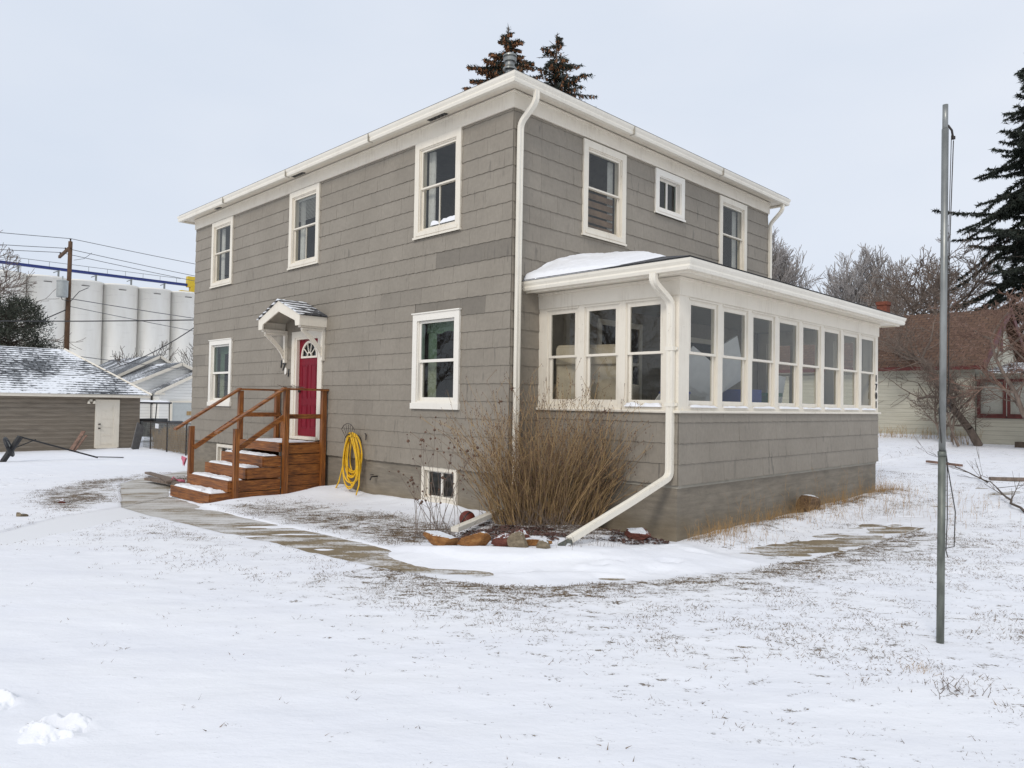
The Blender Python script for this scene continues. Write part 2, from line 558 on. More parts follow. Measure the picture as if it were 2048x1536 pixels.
def tag(o, label=None, cat=None, group=None, kind=None):
    if label: o["label"] = label
    if cat: o["category"] = cat
    if group: o["group"] = group
    if kind: o["kind"] = kind
    return o

def empty(name, loc=(0, 0, 0), rz=0, parent=None):
    o = bpy.data.objects.new(name, None)
    o.empty_display_size = 0.2
    C.objects.link(o)
    o.location = loc; o.rotation_euler = (0, 0, rz)
    if parent is not None: o.parent = parent
    return o

def copy_tree(o, parent=None):
    c = o.copy(); C.objects.link(c); c.parent = parent
    for ch in list(o.children): copy_tree(ch, c)
    return c

# numpy value noise
_rs = np.random.RandomState(7)
_tab = _rs.rand(256, 256)
def vnoise(x, y):
    xi = np.floor(x).astype(int); yi = np.floor(y).astype(int)
    fx = x - xi; fy = y - yi
    fx = fx * fx * (3 - 2 * fx); fy = fy * fy * (3 - 2 * fy)
    a = _tab[xi % 256, yi % 256]; b = _tab[(xi + 1) % 256, yi % 256]
    c = _tab[xi % 256, (yi + 1) % 256]; d = _tab[(xi + 1) % 256, (yi + 1) % 256]
    return (a * (1 - fx) + b * fx) * (1 - fy) + (c * (1 - fx) + d * fx) * fy
def fbm(x, y, o=4):
    s = 0; amp = 0.5
    for i in range(o):
        s = s + amp * vnoise(x * 2 ** i + 17 * i, y * 2 ** i + 5 * i); amp *= 0.5
    return s / (1 - 0.5 ** o)
def sstep(a, b, x):
    t = np.clip((x - a) / (b - a), 0, 1)
    return t * t * (3 - 2 * t)
def seg_dist(x, y, pts):
    """distance to a polyline and the signed side"""
    best = np.full(np.shape(x), 1e9)
    for (x0, y0), (x1, y1) in zip(pts[:-1], pts[1:]):
        dx, dy = x1 - x0, y1 - y0
        t = np.clip(((x - x0) * dx + (y - y0) * dy) / (dx * dx + dy * dy), 0, 1)
        best = np.minimum(best, np.hypot(x - x0 - t * dx, y - y0 - t * dy))
    return best
def in_poly(x, y, pts):
    c = np.zeros(np.shape(x), dtype=bool)
    n = len(pts)
    for i in range(n):
        x0, y0 = pts[i]; x1, y1 = pts[(i + 1) % n]
        if y0 == y1: continue
        k = ((y0 > y) != (y1 > y)) & (x < (x1 - x0) * (y - y0) / (y1 - y0) + x0)
        c ^= k
    return c
def sdist(x, y, pts):
    d = seg_dist(x, y, list(pts) + [pts[0]])
    return np.where(in_poly(x, y, pts), -d, d)

# ------------------------------------------------------------------ ground
HL, HW = 12.084, 8.463            # main block: x -HL..0, y 0..HW
PX, P0, P1 = 2.568, 0.63, 8.116   # sun porch: x 0..PX, y P0..P1

path_main = [(-7.3, -2.3), (-6.07, -3.52), (-4.67, -3.54), (-3.36, -3.49), (-2.19, -3.46), (-0.2, -3.34), (1.09, -3.21), (2.03, -3.05), (2.65, -2.78),
             (3.05, -2.36), (3.53, -1.4), (3.88, -0.47), (4.17, 0.77), (4.36, 2.01), (4.42, 3.63), (4.5, 5.87), (4.68, 10.25),
             (3.85, 10.25), (3.80, 5.8), (3.66, 3.5), (3.58, 2.2), (3.36, 0.9), (3.05, -0.3), (2.7, -1.3), (2.25, -1.95), (1.7, -2.32), (0.99, -2.5), (-0.31, -2.57),
             (-2.8, -2.55), (-4.6, -2.5)]
path_left = [(-6.07, -3.52), (-4.67, -3.54), (-3.78, -4.79), (-2.89, -5.95), (-2.2, -7.2), (-3.2, -7.6), (-3.95, -5.85), (-5.3, -4.7)]
path_back = [(-7.3, -2.3), (-6.07, -3.52), (-10.62, -2.16), (-11.6, -1.5), (-13.23, 0.1), (-14.2, 2.4), (-13.4, 2.4), (-12.6, 0.4), (-11.2, -0.9), (-9.14, -1.6)]
PATHS = (path_main, path_left, path_back)
drift_poly = [(0.55, -2.72), (0.85, -2.85), (1.35, -2.88), (1.85, -2.68), (2.3, -2.5), (2.75, -2.3), (3.15, -1.75), (3.5, -1.1), (3.8, -0.4), (3.9, 0.2), (3.3, 0.45),
              (2.75, 0.5), (2.6, 0.3), (2.3, -0.2), (1.7, -0.9), (1.2, -1.55), (0.9, -1.9), (0.5, -2.25)]
bed_poly = [(-0.4, -0.5), (0.2, -1.3), (0.85, -2.1), (1.6, -1.9), (2.05, -1.45), (2.3, -0.7), (2.6, 0.3), (2.4, 0.62), (0.1, 0.6), (-0.1, 0.0)]

def base_ground(x, y):
    g = 0.018 * np.minimum(x, 0) * sstep(0, -2.5, x) + 0.03 * np.log1p(np.exp(np.clip((y - 4) * 1.2, -30, 30))) / 1.2
    g = np.maximum(g, -0.85); g = np.minimum(g, 1.0)
    return g
def ground_z(x, y):
    x = np.asarray(x, float); y = np.asarray(y, float)
    g = base_ground(x, y)
    near = sstep(60, 20, np.hypot(x, y))
    u = (x + y) * 0.7071; w = (x - y) * 0.7071
    g = g + near * (0.05 * (fbm(x * .35, y * .35, 3) - .5) + 0.04 * (fbm(u * .7 + 9, w * 1.6, 4) - .5) + 0.022 * (fbm(u * 1.6, w * 5.0 + 3, 3) - .5))
    dp = np.minimum.reduce([sdist(x, y, p) for p in PATHS])
    dd = sdist(x, y, drift_poly)
    # the paths lie a few centimetres below the snow
    g = g - 0.045 * sstep(0.03, -0.02, dp) - 0.0 * dd
    # drift against the corner bed
    dr = 0.13 * sstep(0.10, -0.9, dd + .25 * (fbm(x * 1.3, y * 1.3, 3) - .5)) * (0.7 + .6 * fbm(x * 1.5, y * 1.5, 3)) + 0.022 * sstep(0.06, -0.12, dd + .2 * (fbm(x * 3, y * 3, 3) - .5))
    g = g + dr
    # thin tongues of snow over parts of the path
    tong = fbm(u * .9 + 3, w * 3.2, 4)
    cover = np.clip(sstep(1.8, 3.1, x) * 1.6 + .12 * sstep(-1, -4, x), 0, 1.6) - 1.6 * sstep(.12, -.12, sdist(x, y, [(3.40, .9), (3.55, 1.6), (3.8, 2.6), (4.25, 3.5), (4.36, 2.2), (4.05, 1.1), (3.8, .7)]) + .3 * (tong - .5))
    g = g + np.where(dp < 0.0, 0.036 * sstep(0.62, 0.74, tong + .28 * cover) * sstep(-3.4, -2.0, x), 0)
    # bed raised, drift banked against the house walls
    db = sdist(x, y, bed_poly)
    g = g + 0.12 * sstep(0.05, -0.5, db)
    wall = np.maximum.reduce([-y, x * 0 - 99, ])
    near_wall = (x > -13) & (x < 0.4)
    g = g + np.where(near_wall, 0.16 * np.exp(-np.clip(-y, 0, 9) / 0.45) * sstep(-5.6, -4.6, x) * (.6 + .8 * fbm(x * 1.1, y, 3)), 0)
    # drift by the steps: from the right-hand post out
    g = g + 0.17 * np.exp(-((x + 4.75) ** 2 / .20 + (y + .45) ** 2 / .45)) + 0.12 * np.exp(-((x + 4.9) ** 2 / .22 + (y + 1.75) ** 2 / .5))
    # ridge of snow along the porch foundation
    ridge = np.exp(-((x - 2.95) ** 2) / .10) * sstep(.4, 1.0, y) * sstep(9.0, 8.2, y)
    g = g + ridge * (0.05 + .08 * fbm(x * 3, y * 3, 3))
    # footprints
    for fx, fy, a in FEET:
        rx = (x - fx) * math.cos(a) + (y - fy) * math.sin(a); ry = -(x - fx) * math.sin(a) + (y - fy) * math.cos(a)
        near_f = (np.abs(rx) < .6) & (np.abs(ry) < .6)
        q = np.sqrt((rx / .15) ** 2 + (ry / .07) ** 2)
        n_ = fbm(x * 18, y * 18, 3)
        g = g + np.where(near_f, 0.022 * np.exp(-((q - 1.35) / .35) ** 2) * np.clip(2.6 * n_ - .8, 0, 2) - 0.03 * sstep(1.15, .75, q), 0)
    return g
frng = random.Random(4)
FEET = [(3.36, -6.72, 0.6), (2.72, -6.95, .8)]
for i in range(9):
    FEET.append((-9.5 - i * .72 + frng.uniform(-.1, .1), -5.2 + i * .30 + (.14 if i % 2 else -.14), 2.7))
for i in range(8):
    FEET.append((-16.5 - i * .55 + frng.uniform(-.1, .1), -.9 + i * .55 + (.15 if i % 2 else -.15), 2.3))
for i in range(7):
    FEET.append((4.2 + .16 * i + (.13 if i % 2 else -.13), 4.4 + i * .85, 1.5))
for (a_, b_) in ((2.9, -1.45), (3.35, -.75), (5.6, 1.4), (5.25, 2.3), (2.45, -2.25)):
    FEET.append((a_, b_, .9))

def axis_coords(lo, hi, step, far, grow=1.13):
    c = list(np.arange(lo, hi + 1e-6, step))
    s = step; x = hi
    up = []
    while x < far: s *= grow; x += s; up.append(x)
    s = step; x = lo; dn = []
    while x > -far: s *= grow; x -= s; dn.append(x)
    return np.array(dn[::-1] + c + up)
gx = axis_coords(-14.0, 9.0, 0.045, 900)
gy = axis_coords(-8.5, 12.0, 0.045, 900)
GX, GY = np.meshgrid(gx, gy, indexing='ij')
GZ = ground_z(GX, GY)
nx, ny = GX.shape
idx = np.arange(nx * ny).reshape(nx, ny)
gf = np.stack([idx[:-1, :-1], idx[1:, :-1], idx[1:, 1:], idx[:-1, 1:]], -1).reshape(-1, 4)

path_outer = path_main[1:17]
def grassmask(x, y):
    """0..1 how much dead grass and soil shows through the thin snow"""
    u = (x + y) * 0.7071; w = (x - y) * 0.7071
    big = fbm(u * .35 + 2, w * .9, 4)
    m = np.zeros(np.shape(x))
    # between path and house wall
    a = sdist(x, y, [(-5.0, -2.5), (-4.4, -.9), (-2.0, -.55), (0.3, -.7), (0.7, -2.1), (0.5, -2.5), (-2.5, -2.5)])
    m = np.maximum(m, .64 * sstep(.3, -.5, a))
    # bare ground left of the back path
    b = sdist(x, y, [(-5.3, -4.6), (-7.6, -4.6), (-9.8, -4.0), (-11.6, -2.8), (-12.6, -1.4), (-13.2, 0.2), (-12.4, -.6), (-10.6, -2.25), (-7.2, -3.2)])
    m = np.maximum(m, .62 * sstep(.5, -.6, b))
    # belt outside the path, fading towards the camera
    d = seg_dist(x, y, path_outer)
    out = sdist(x, y, path_main) > 0
    belt = np.exp(-d / 1.25) * np.where(x < 1.2, .62 * sstep(.10, .5, d), 1.0) * out * (y < 4) * sstep(-6.5, -4.0, x) * (sdist(x, y, drift_poly) > .05)
    m = np.maximum(m, .74 * belt)
    m = np.maximum(m, .30 * sstep(2.4, 3.6, x) * sstep(-5.8, -3.8, y) * sstep(14, 8, y))
    m = np.maximum(m, .34 * np.exp(-((x - 6.24) ** 2 + (y + 1.44) ** 2) / .5))
    m = np.maximum(m, .20 * sstep(-6.0, -4.6, y) * sstep(-3.5, 0, x) * sstep(9, 7, x))
    # mulch bed and porch foundation
    m = np.maximum(m, .66 * sstep(.05, -.35, sdist(x, y, bed_poly)))
    m = np.maximum(m, .62 * np.exp(-((x - 2.85) ** 2) / .09) * sstep(.3, .9, y) * sstep(9, 8.2, y))
    m = np.maximum(m, .3 * sstep(9, 12, y) * sstep(40, 20, y) * sstep(-8, -2, x))
    # wooden debris corner behind the steps
    m = np.maximum(m, .7 * sstep(.3, -.3, sdist(x, y, [(-7.4, -2.2), (-7.3, -.2), (-12, -.1), (-12.4, -.4), (-9, -1.6)])))
    m = m * (.55 + .9 * big)
    m = m * sstep(0.02, 0.35, sdist(x, y, drift_poly) + .35 * (sdist(x, y, bed_poly) < 0))
    return np.clip(m, 0, 1)
GM = grassmask(GX, GY)
MULCH = sstep(.1, -.2, sdist(GX, GY, bed_poly))

def ground_mat():
    m, nt, b = newmat("snow_over_dead_grass")
    at = N(nt, "ShaderNodeAttribute", attribute_name="cover")
    mu = N(nt, "ShaderNodeAttribute", attribute_name="mulch")
    v = coords(nt)
    va = coords(nt, (1, 1, 1), (0, 0, math.radians(-45)))
    mpn = N(nt, "ShaderNodeMapping"); mpn.inputs["Scale"].default_value = (0.5, 1.0, 1); lk(nt, va, mpn.inputs[0])
    an = mpn.outputs[0]
    n1 = noise(nt, an, 9.0, 8, 0.72)
    n2 = noise(nt, v, 38, 5, 0.75)
    t = math_(nt, 'ADD', math_(nt, 'MULTIPLY', n1, .58), math_(nt, 'MULTIPLY', n2, .42))
    t = math_(nt, 'ADD', t, math_(nt, 'MULTIPLY', at.outputs["Fac"], .205))
    f = ramp(nt, t, [(0.63, 0.0), (0.675, 1.0)])
    soil = ramp(nt, noise(nt, v, 55, 4, .7), [(0.3, (0.055, 0.038, 0.024)), (0.5, (0.15, 0.105, 0.06)), (0.68, (0.27, 0.20, 0.12))])
    mul = ramp(nt, noise(nt, v, 30, 3, .7), [(0.35, (0.025, 0.018, 0.016)), (0.6, (0.11, 0.06, 0.045)), (0.75, (0.19, 0.13, 0.10))])
    soil = mixc(nt, mu.outputs["Fac"], soil, mul)
    # faint buff tint where the snow is only a film over the lawn
    film = ramp(nt, math_(nt, 'ADD', math_(nt, 'MULTIPLY', n1, .5), math_(nt, 'MULTIPLY', at.outputs["Fac"], .5)), [(0.42, 0.0), (0.68, 0.45)])
    tint = ramp(nt, noise(nt, an, 1.3, 4, .6), [(0.3, (0.825, 0.83, 0.865)), (0.7, (0.87, 0.87, 0.885))])
    snow = mixc(nt, film, tint, (0.62, 0.58, 0.52))
    c = mixc(nt, f, snow, soil)
    lk(nt, c, b.inputs["Base Color"])
    b.inputs["Roughness"].default_value = 0.75
    b.inputs["Specular IOR Level"].default_value = 0.3
    h = math_(nt, 'ADD', math_(nt, 'MULTIPLY', n1, .5), math_(nt, 'MULTIPLY', noise(nt, v, 60, 3, .6), .03))
    h = math_(nt, 'ADD', h, math_(nt, 'MULTIPLY', noise(nt, an, 3.0, 5, .6), .8))
    h = math_(nt, 'SUBTRACT', h, math_(nt, 'MULTIPLY', f, .35))
    bump(nt, b, h, 0.55, 0.04)
    return m
go = fastmesh("ground", np.stack([GX, GY, GZ], -1).reshape(-1, 3), gf, ground_mat(), smooth=True)
for nm, arr in (("cover", GM), ("mulch", MULCH)):
    a = go.data.attributes.new(nm, 'FLOAT', 'POINT')
    a.data.foreach_set("value", arr.ravel().astype(np.float32))
tag(go, kind="structure")

# concrete walks: slabs just under the snow surface
def path_mat(extra=0.0):
    m, nt, b = newmat("snow_dusted_concrete")
    v = coords(nt)
    va = coords(nt, (1, 1, 1), (0, 0, math.radians(-45)))
    mpn = N(nt, "ShaderNodeMapping"); mpn.inputs["Scale"].default_value = (0.3, 1.0, 1); lk(nt, va, mpn.inputs[0])
    an = mpn.outputs[0]
    sep = N(nt, "ShaderNodeSeparateXYZ"); lk(nt, v, sep.inputs[0])
    con = ramp(nt, noise(nt, v, 3.0, 6, .65), [(0.3, (0.18, 0.135, 0.075)), (0.7, (0.27, 0.208, 0.125))])
    con = mixc(nt, .4, con, ramp(nt, noise(nt, v, 45, 3, .7), [(0.3, .6), (.7, 1.25)]), 'MULTIPLY')
    n1 = noise(nt, an, 3.6, 8, .66)
    n2 = noise(nt, v, 34, 4, .75)
    left = N(nt, "ShaderNodeMapRange"); lk(nt, sep.outputs[0], left.inputs[0])
    left.inputs[1].default_value = -1.6; left.inputs[2].default_value = -4.2; left.inputs[3].default_value = 0; left.inputs[4].default_value = .085
    t = math_(nt, 'ADD', math_(nt, 'MULTIPLY', n1, .72), math_(nt, 'MULTIPLY', n2, .28))
    t = math_(nt, 'ADD', math_(nt, 'ADD', t, left.outputs[0]), extra)
    f = ramp(nt, t, [(0.49, 0.0), (0.55, .55), (0.64, 1.0)])
    jn = math_(nt, 'FRACT', math_(nt, 'DIVIDE', math_(nt, 'ADD', sep.outputs[0], math_(nt, 'MULTIPLY', sep.outputs[1], .22)), 1.35))
    con = mixc(nt, ramp(nt, jn, [(0.0, 1.0), (0.012, 0.0)]), con, (.05, .04, .03))
    c = mixc(nt, f, con, mixc(nt, math_(nt, 'MULTIPLY', left.outputs[0], 10.0), (0.82, 0.82, 0.83), (0.55, 0.53, 0.49) if extra < .1 else (0.80, 0.80, 0.81)))
    lk(nt, c, b.inputs["Base Color"])
    b.inputs["Roughness"].default_value = .8
    bump(nt, b, math_(nt, 'ADD', f, math_(nt, 'MULTIPLY', n2, .3)), .35, .012)
    return m
PM = path_mat()
def make_path(poly, name, dz, PM=PM):
    xs = [p[0] for p in poly]; ys = [p[1] for p in poly]
    st = 0.06
    X, Y = np.meshgrid(np.arange(min(xs) - st, max(xs) + st, st), np.arange(min(ys) - st, max(ys) + st, st), indexing='ij')
    keep = sdist(X, Y, poly) < 0.06
    u = (X + Y) * 0.7071; w = (X - Y) * 0.7071
    Z = base_ground(X, Y) + 0.05 * (fbm(X * .35, Y * .35, 3) - .5) - 0.018 + dz
    i = np.arange(X.size).reshape(X.shape)
    k = keep[:-1, :-1] & keep[1:, :-1] & keep[1:, 1:] & keep[:-1, 1:]
    f = np.stack([i[:-1, :-1], i[1:, :-1], i[1:, 1:], i[:-1, 1:]], -1)[k]
    used = np.unique(f); rem = np.zeros(X.size, int); rem[used] = np.arange(len(used))
    V = np.stack([X, Y, Z], -1).reshape(-1, 3)[used]
    o = fastmesh(name, V, rem[f], PM, smooth=True)
    return tag(o, kind="structure")
make_path(path_main, "path", 0.0)
make_path(path_left, "path", -0.004, path_mat(.32))
make_path(path_back, "path", 0.004)

def gz(x, y):
    return float(ground_z(np.array([float(x)]), np.array([float(y)]))[0])

def clods(x0, x1, y0, y1, h, seed, label):
    n = 90; r = np.random.RandomState(seed); o = r.uniform(0, 40, 2)
    A, B = np.meshgrid(np.linspace(0, 1, n), np.linspace(0, 1, n), indexing='ij')
    X = x0 + (x1 - x0) * A; Y = y0 + (y1 - y0) * B
    rr = np.hypot(A - .5, B - .5) * 2
    nz = fbm(X * 14 + o[0], Y * 14 + o[1], 5)
    Z = ground_z(X, Y) - .012 + h * sstep(1.0, .25, rr + .9 * (nz - .5)) * (.35 + 1.3 * nz) - .75 * h * np.exp(-(((A - .45) / .16) ** 2 + ((B - .55) / .11) ** 2))
    i = np.arange(n * n).reshape(n, n)
    Fc = np.stack([i[:-1, :-1], i[1:, :-1], i[1:, 1:], i[:-1, 1:]], -1).reshape(-1, 4)
    tag(fastmesh("kicked_up_snow", np.stack([X, Y, Z], -1).reshape(-1, 3), Fc, 'snow', smooth=True), label, "snow")
clods(3.14, 3.54, -6.96, -6.56, .055, 1, "rough kicked-up snow around a footprint at the bottom left")
clods(2.45, 2.86, -7.15, -6.75, .06, 2, "rough kicked-up snow cut by the left edge of the picture")
# dead grass poking through: one object
grng = np.random.RandomState(11)
def scatter_grass():
    n = 420000
    X = grng.uniform(-14, 9, n); Y = grng.uniform(-7.6, 12, n)
    keep = ((X > 0.1) | (Y < -0.08)) & ~((X > -.1) & (X < PX + .05) & (Y > P0) & (Y < P1))
    X, Y = X[keep], Y[keep]
    M_ = grassmask(X, Y) * sstep(.38, .60, fbm(X * 2.3 + 7, Y * 2.3, 4)) * (.25 + .75 * sstep(-5.6, -4.2, Y - .35 * X))
    dpath = np.minimum.reduce([sdist(X, Y, p) for p in PATHS])
    dens = (M_ * 1.15) ** 1.3
    dens = dens * (dpath > .02)
    dens = np.maximum(dens, .002 * (dpath > .05) * (Y > -6.3))
    k = grng.rand(len(X)) < dens
    X, Y = X[k], Y[k]
    Z = ground_z(X, Y)
    P, D, L, W = [], [], [], []
    for j in range(6):
        nn = len(X)
        a = grng.uniform(0, 2 * math.pi, nn); tilt = grng.uniform(.5, 1.6, nn)
        d = np.stack([np.cos(a) * np.sin(tilt), np.sin(a) * np.sin(tilt), np.cos(tilt)], 1)
        P.append(np.stack([X + grng.normal(0, .034, nn), Y + grng.normal(0, .034, nn), Z - .004], 1)); D.append(d)
        L.append(grng.uniform(.01, .048, nn)); W.append(grng.uniform(.003, .007, nn))
    V, Fc = blades_arrays(np.concatenate(P), np.concatenate(D), np.concatenate(L), np.concatenate(W), grng)
    o = fastmesh("dead_grass", V, Fc, 'straw')
    tag(o, "dead brown grass blades poking through the thin snow of the yard", "grass", kind="stuff")
scatter_grass()

def mulch_chips():
    n = 9000
    X = grng.uniform(-.5, 2.7, n); Y = grng.uniform(-2.3, .6, n)
    k = (sdist(X, Y, bed_poly) < 0.03) & (fbm(X * 2.3, Y * 2.3, 3) > .46) & ((X < 1.9) | (Y > -.6))
    X, Y = X[k][:2200], Y[k][:2200]
    Z = ground_z(X, Y) + .006
    m = len(X)
    ang = grng.uniform(0, 6.28, m); s = grng.uniform(.012, .035, m); t = grng.uniform(-.4, .4, (m, 2))
    ca, sa = np.cos(ang), np.sin(ang)
    V = np.zeros((m, 4, 3))
    for q, (a, b_) in enumerate(((-1, -.5), (1, -.4), (.8, .6), (-.9, .4))):
        px, py = a * s, b_ * s
        V[:, q, 0] = X + px * ca - py * sa; V[:, q, 1] = Y + px * sa + py * ca
        V[:, q, 2] = Z + a * s * t[:, 0] + b_ * s * t[:, 1] + .01
    Fc = np.arange(m * 4).reshape(-1, 4)
    o = fastmesh("bark_mulch", V.reshape(-1, 3), Fc, simple("dark_red_mulch", (0.09, 0.045, 0.035), .9, .6, 30))
    tag(o, "dark red-brown bark mulch chips scattered over the corner flower bed", "mulch", kind="stuff")
mulch_chips()

# ------------------------------------------------------------------ the house
house = empty("house", (0, 0, 0))
tag(house, "two-storey grey shingled house with white trim, red side door and a windowed sun porch", "house")
rg = random.Random(3)

def to_wall(wall):
    """returns f(u, out, z) -> world: 'door' wall y=0 facing -y (u = x); 'porchside' wall x=0 facing +x (u = y)"""
    kind, off = wall
    if kind == 'S': return lambda u, o, z: (u, off - o, z)
    if kind == 'E': return lambda u, o, z: (off + o, u, z)
    if kind == 'N': return lambda u, o, z: (u, off + o, z)
    if kind == 'W': return lambda u, o, z: (off - o, u, z)

def siding(mb, wall, u0, u1, z0, z1, holes, exp=0.28, sw=0.605, patches=(), first=None, seed=0):
    T = to_wall(wall); r = random.Random(seed)
    zs = []
    z = z0
    if first: zs.append((z0, z0 + first)); z = z0 + first
    while z < z1 - .02:
        zs.append((z, min(z + exp, z1))); z += exp
    for ri, (za, zb) in enumerate(zs):
        off = (ri % 3) * sw / 3 + r.uniform(-.04, .04)
        cuts = [u0]
        x = u0 + off
        while x < u1:
            if x - cuts[-1] > .09: cuts.append(x)
            x += sw
        if u1 - cuts[-1] < .05: cuts.pop()
        cuts.append(u1)
        for a, b_ in zip(cuts[:-1], cuts[1:]):
            # clip against openings
            tone = 1 + r.uniform(-.022, .022) + (r.uniform(-.06, .03) if r.random() < .12 else 0)
            for (pa, pb, pza, pzb, tn) in patches:
                if pa - .25 < (a + b_) / 2 < pb + .25 and pza < (za + zb) / 2 < pzb: tone = tn
            spans = [(a + .0013, b_ - .0013, za, zb)]
            for (ha, hb, hza, hzb) in holes:
                nxt = []
                for (sa, sb, sza, szb) in spans:
                    if sb <= ha or sa >= hb or szb <= hza or sza >= hzb: nxt.append((sa, sb, sza, szb)); continue
                    if sa < ha: nxt.append((sa, ha, sza, szb))
                    if sb > hb: nxt.append((hb, sb, sza, szb))
                    m0, m1 = max(sa, ha), min(sb, hb)
                    if sza < hza: nxt.append((m0, m1, sza, hza))
                    if szb > hzb: nxt.append((m0, m1, hzb, szb))
                spans = nxt
            ob = .0155 + r.uniform(-.001, .0025)
            for (sa, sb, sza, szb) in spans:
                if sb - sa < .01 or szb - sza < .01: continue
                n = max(1, int((sb - sa) / .04))
                ka = (sza - za) / (zb - za); kb = (szb - za) / (zb - za)
                oa = ob * (1 - ka) + .003 * ka; oo = ob * (1 - kb) + .003 * kb
                bot, top, back = [], [], []
                for i in range(n + 1):
                    u = sa + (sb - sa) * i / n
                    wv = (.0035 * math.sin(u * 2 * math.pi / .23 + ri) + .002 * math.sin(u * 51 + ri * 2)) if ka < .01 else 0
                    bot.append(T(u, oa, sza + wv - (.006 if ka < .01 else 0)))
                    top.append(T(u, oo, szb + .002))
                    back.append(T(u, -.002, sza + wv - .004))
                vs = bot + top + back
                fs = []
                for i in range(n):
                    fs.append((i, i + 1, n + 2 + i, n + 1 + i))
                    fs.append((i, 2 * n + 2 + i, 2 * n + 3 + i, i + 1))
                mb.add(vs, fs, tone)
                # sides
                mb.add([bot[0], top[0], back[0]], [(0, 1, 2)], tone * .8); mb.add([bot[-1], top[-1], back[-1]], [(0, 1, 2)], tone * .8)

def sheet(mb, wall, u0, u1, z0, z1, holes, out=0.0, tone=1.0):
    T = to_wall(wall)
    us = sorted({u0, u1, *[h for q in holes for h in q[:2] if u0 < h < u1]})
    zs = sorted({z0, z1, *[h for q in holes for h in q[2:4] if z0 < h < z1]})
    for a, b_ in zip(us[:-1], us[1:]):
        for c, d in zip(zs[:-1], zs[1:]):
            mu, mz = (a + b_) / 2, (c + d) / 2
            if any(h[0] < mu < h[1] and h[2] < mz < h[3] for h in holes): continue
            mb.quad(T(a, out, c), T(b_, out, c), T(b_, out, d), T(a, out, d), tone)

ZF, ZT = 0.72, 6.362
# window schedules: (u0,u1,z0,z1 outer casing)
WS = [(-10.99, -9.77, 4.65, 6.34), (-6.92, -5.67, 4.65, 6.34), (-2.42, -1.19, 4.65, 6.35), (-10.95, -9.66, 1.63, 3.31), (-2.39, -1.15, 1.69, 3.35)]
WE = [(1.65, 2.85, 4.67, 6.32), (3.79, 4.80, 5.47, 6.33), (6.19, 7.38, 4.67, 6.32)]
DOOR = (-6.68, -5.42, 1.0, 3.27)
BW = [(-2.12, -1.2, 0.12, 0.72), (-10.45, -9.5, 0.10, 0.68)]
CAS = 0.12
def hole(w, c=CAS): return (w[0] + c - .01, w[1] - c + .01, w[2] + c - .01, w[3] - c + .01)
hS = [hole(w) for w in WS] + [(DOOR[0] + .14, DOOR[1] - .14, 1.0, 3.13)]
hE = [hole(w) for w in WE]
DP = [(-1.55, -.55, 4.08, 4.36, .72), (-1.95, -.95, 3.24, 3.52, .72), (-12.0, -11.4, 3.24, 3.52, .82), (-12.1, -11.6, 2.7, 2.95, .8), (-3.3, -2.6, 3.6, 3.7, .9)]
mb = MB()
siding(mb, ('S', 0), -HL, 0.0, ZF, ZT, [(w[0] + .02, w[1] - .02, w[2] + .02, w[3]) for w in WS] + [(DOOR[0] + .02, DOOR[1] - .02, .7, 3.25)], patches=DP, seed=1)
mb.build("shingle_wall", 'siding', house, fixn=False)
mb = MB()
siding(mb, ('E', 0), 0.0, P0, ZF, ZT, [], seed=2)
siding(mb, ('E', 0), P0, HW, 3.52, ZT, [(w[0] + .02, w[1] - .02, w[2] + .02, w[3]) for w in WE], seed=3)
mb.build("shingle_wall", 'siding', house, fixn=False)
mb = MB()
siding(mb, ('E', 0), P0 + .14, P1 - .14, 0.98, 3.5, [(5.0, 6.0, .9, 3.1), (2.2, 3.3, 1.9, 3.2)], seed=5)
mb.build("shingle_wall", 'siding', house, fixn=False)
mb = MB()
siding(mb, ('N', HW), -HL, 0.0, ZF, ZT, [], seed=7)
siding(mb, ('W', -HL), 0.0, HW, ZF, ZT, [], seed=8)
mb.build("shingle_wall", 'siding', house, fixn=False)
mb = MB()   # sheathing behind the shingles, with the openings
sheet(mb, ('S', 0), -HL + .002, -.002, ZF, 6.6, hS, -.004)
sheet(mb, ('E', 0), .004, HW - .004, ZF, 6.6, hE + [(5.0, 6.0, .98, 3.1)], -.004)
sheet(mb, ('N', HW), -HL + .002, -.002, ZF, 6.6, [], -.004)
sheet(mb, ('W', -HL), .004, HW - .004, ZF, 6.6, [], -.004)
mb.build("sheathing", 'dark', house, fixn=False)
# corner boards are mitred shingles; thin corner bead
# foundation
mb = MB()
sheet(mb, ('S', 0.035), -HL + .03, -.035, -.8, ZF + .004, [(b_[0], b_[1], b_[2], b_[3]) for b_ in BW], 0)
sheet(mb, ('E', -0.035), .03, P0, -.8, ZF + .004, [])
sheet(mb, ('W', -HL + .035), .03, HW, -.8, ZF + .004, [])
sheet(mb, ('N', HW - .035), -HL + .03, -.035, -.8, ZF + .004, [])
sheet(mb, ('S', P0 + .03), 0.0, PX - .03, -.8, .752, [])
sheet(mb, ('E', PX - .03), P0 + .03, P1 - .03, -.8, .752, [])
sheet(mb, ('N', P1 - .03), 0, PX - .03, -.8, .752, [])
mb.build("foundation", 'foundation', house, fixn=False)
# interior: floors and partitions so the windows look into real rooms
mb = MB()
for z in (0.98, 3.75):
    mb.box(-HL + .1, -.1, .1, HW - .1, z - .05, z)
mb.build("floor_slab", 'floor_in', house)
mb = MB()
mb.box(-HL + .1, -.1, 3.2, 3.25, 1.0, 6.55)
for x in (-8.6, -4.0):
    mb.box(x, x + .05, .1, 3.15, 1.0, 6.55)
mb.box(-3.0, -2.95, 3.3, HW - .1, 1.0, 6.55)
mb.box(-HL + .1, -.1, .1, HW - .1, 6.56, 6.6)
mb.build("partition_wall", 'room', house)

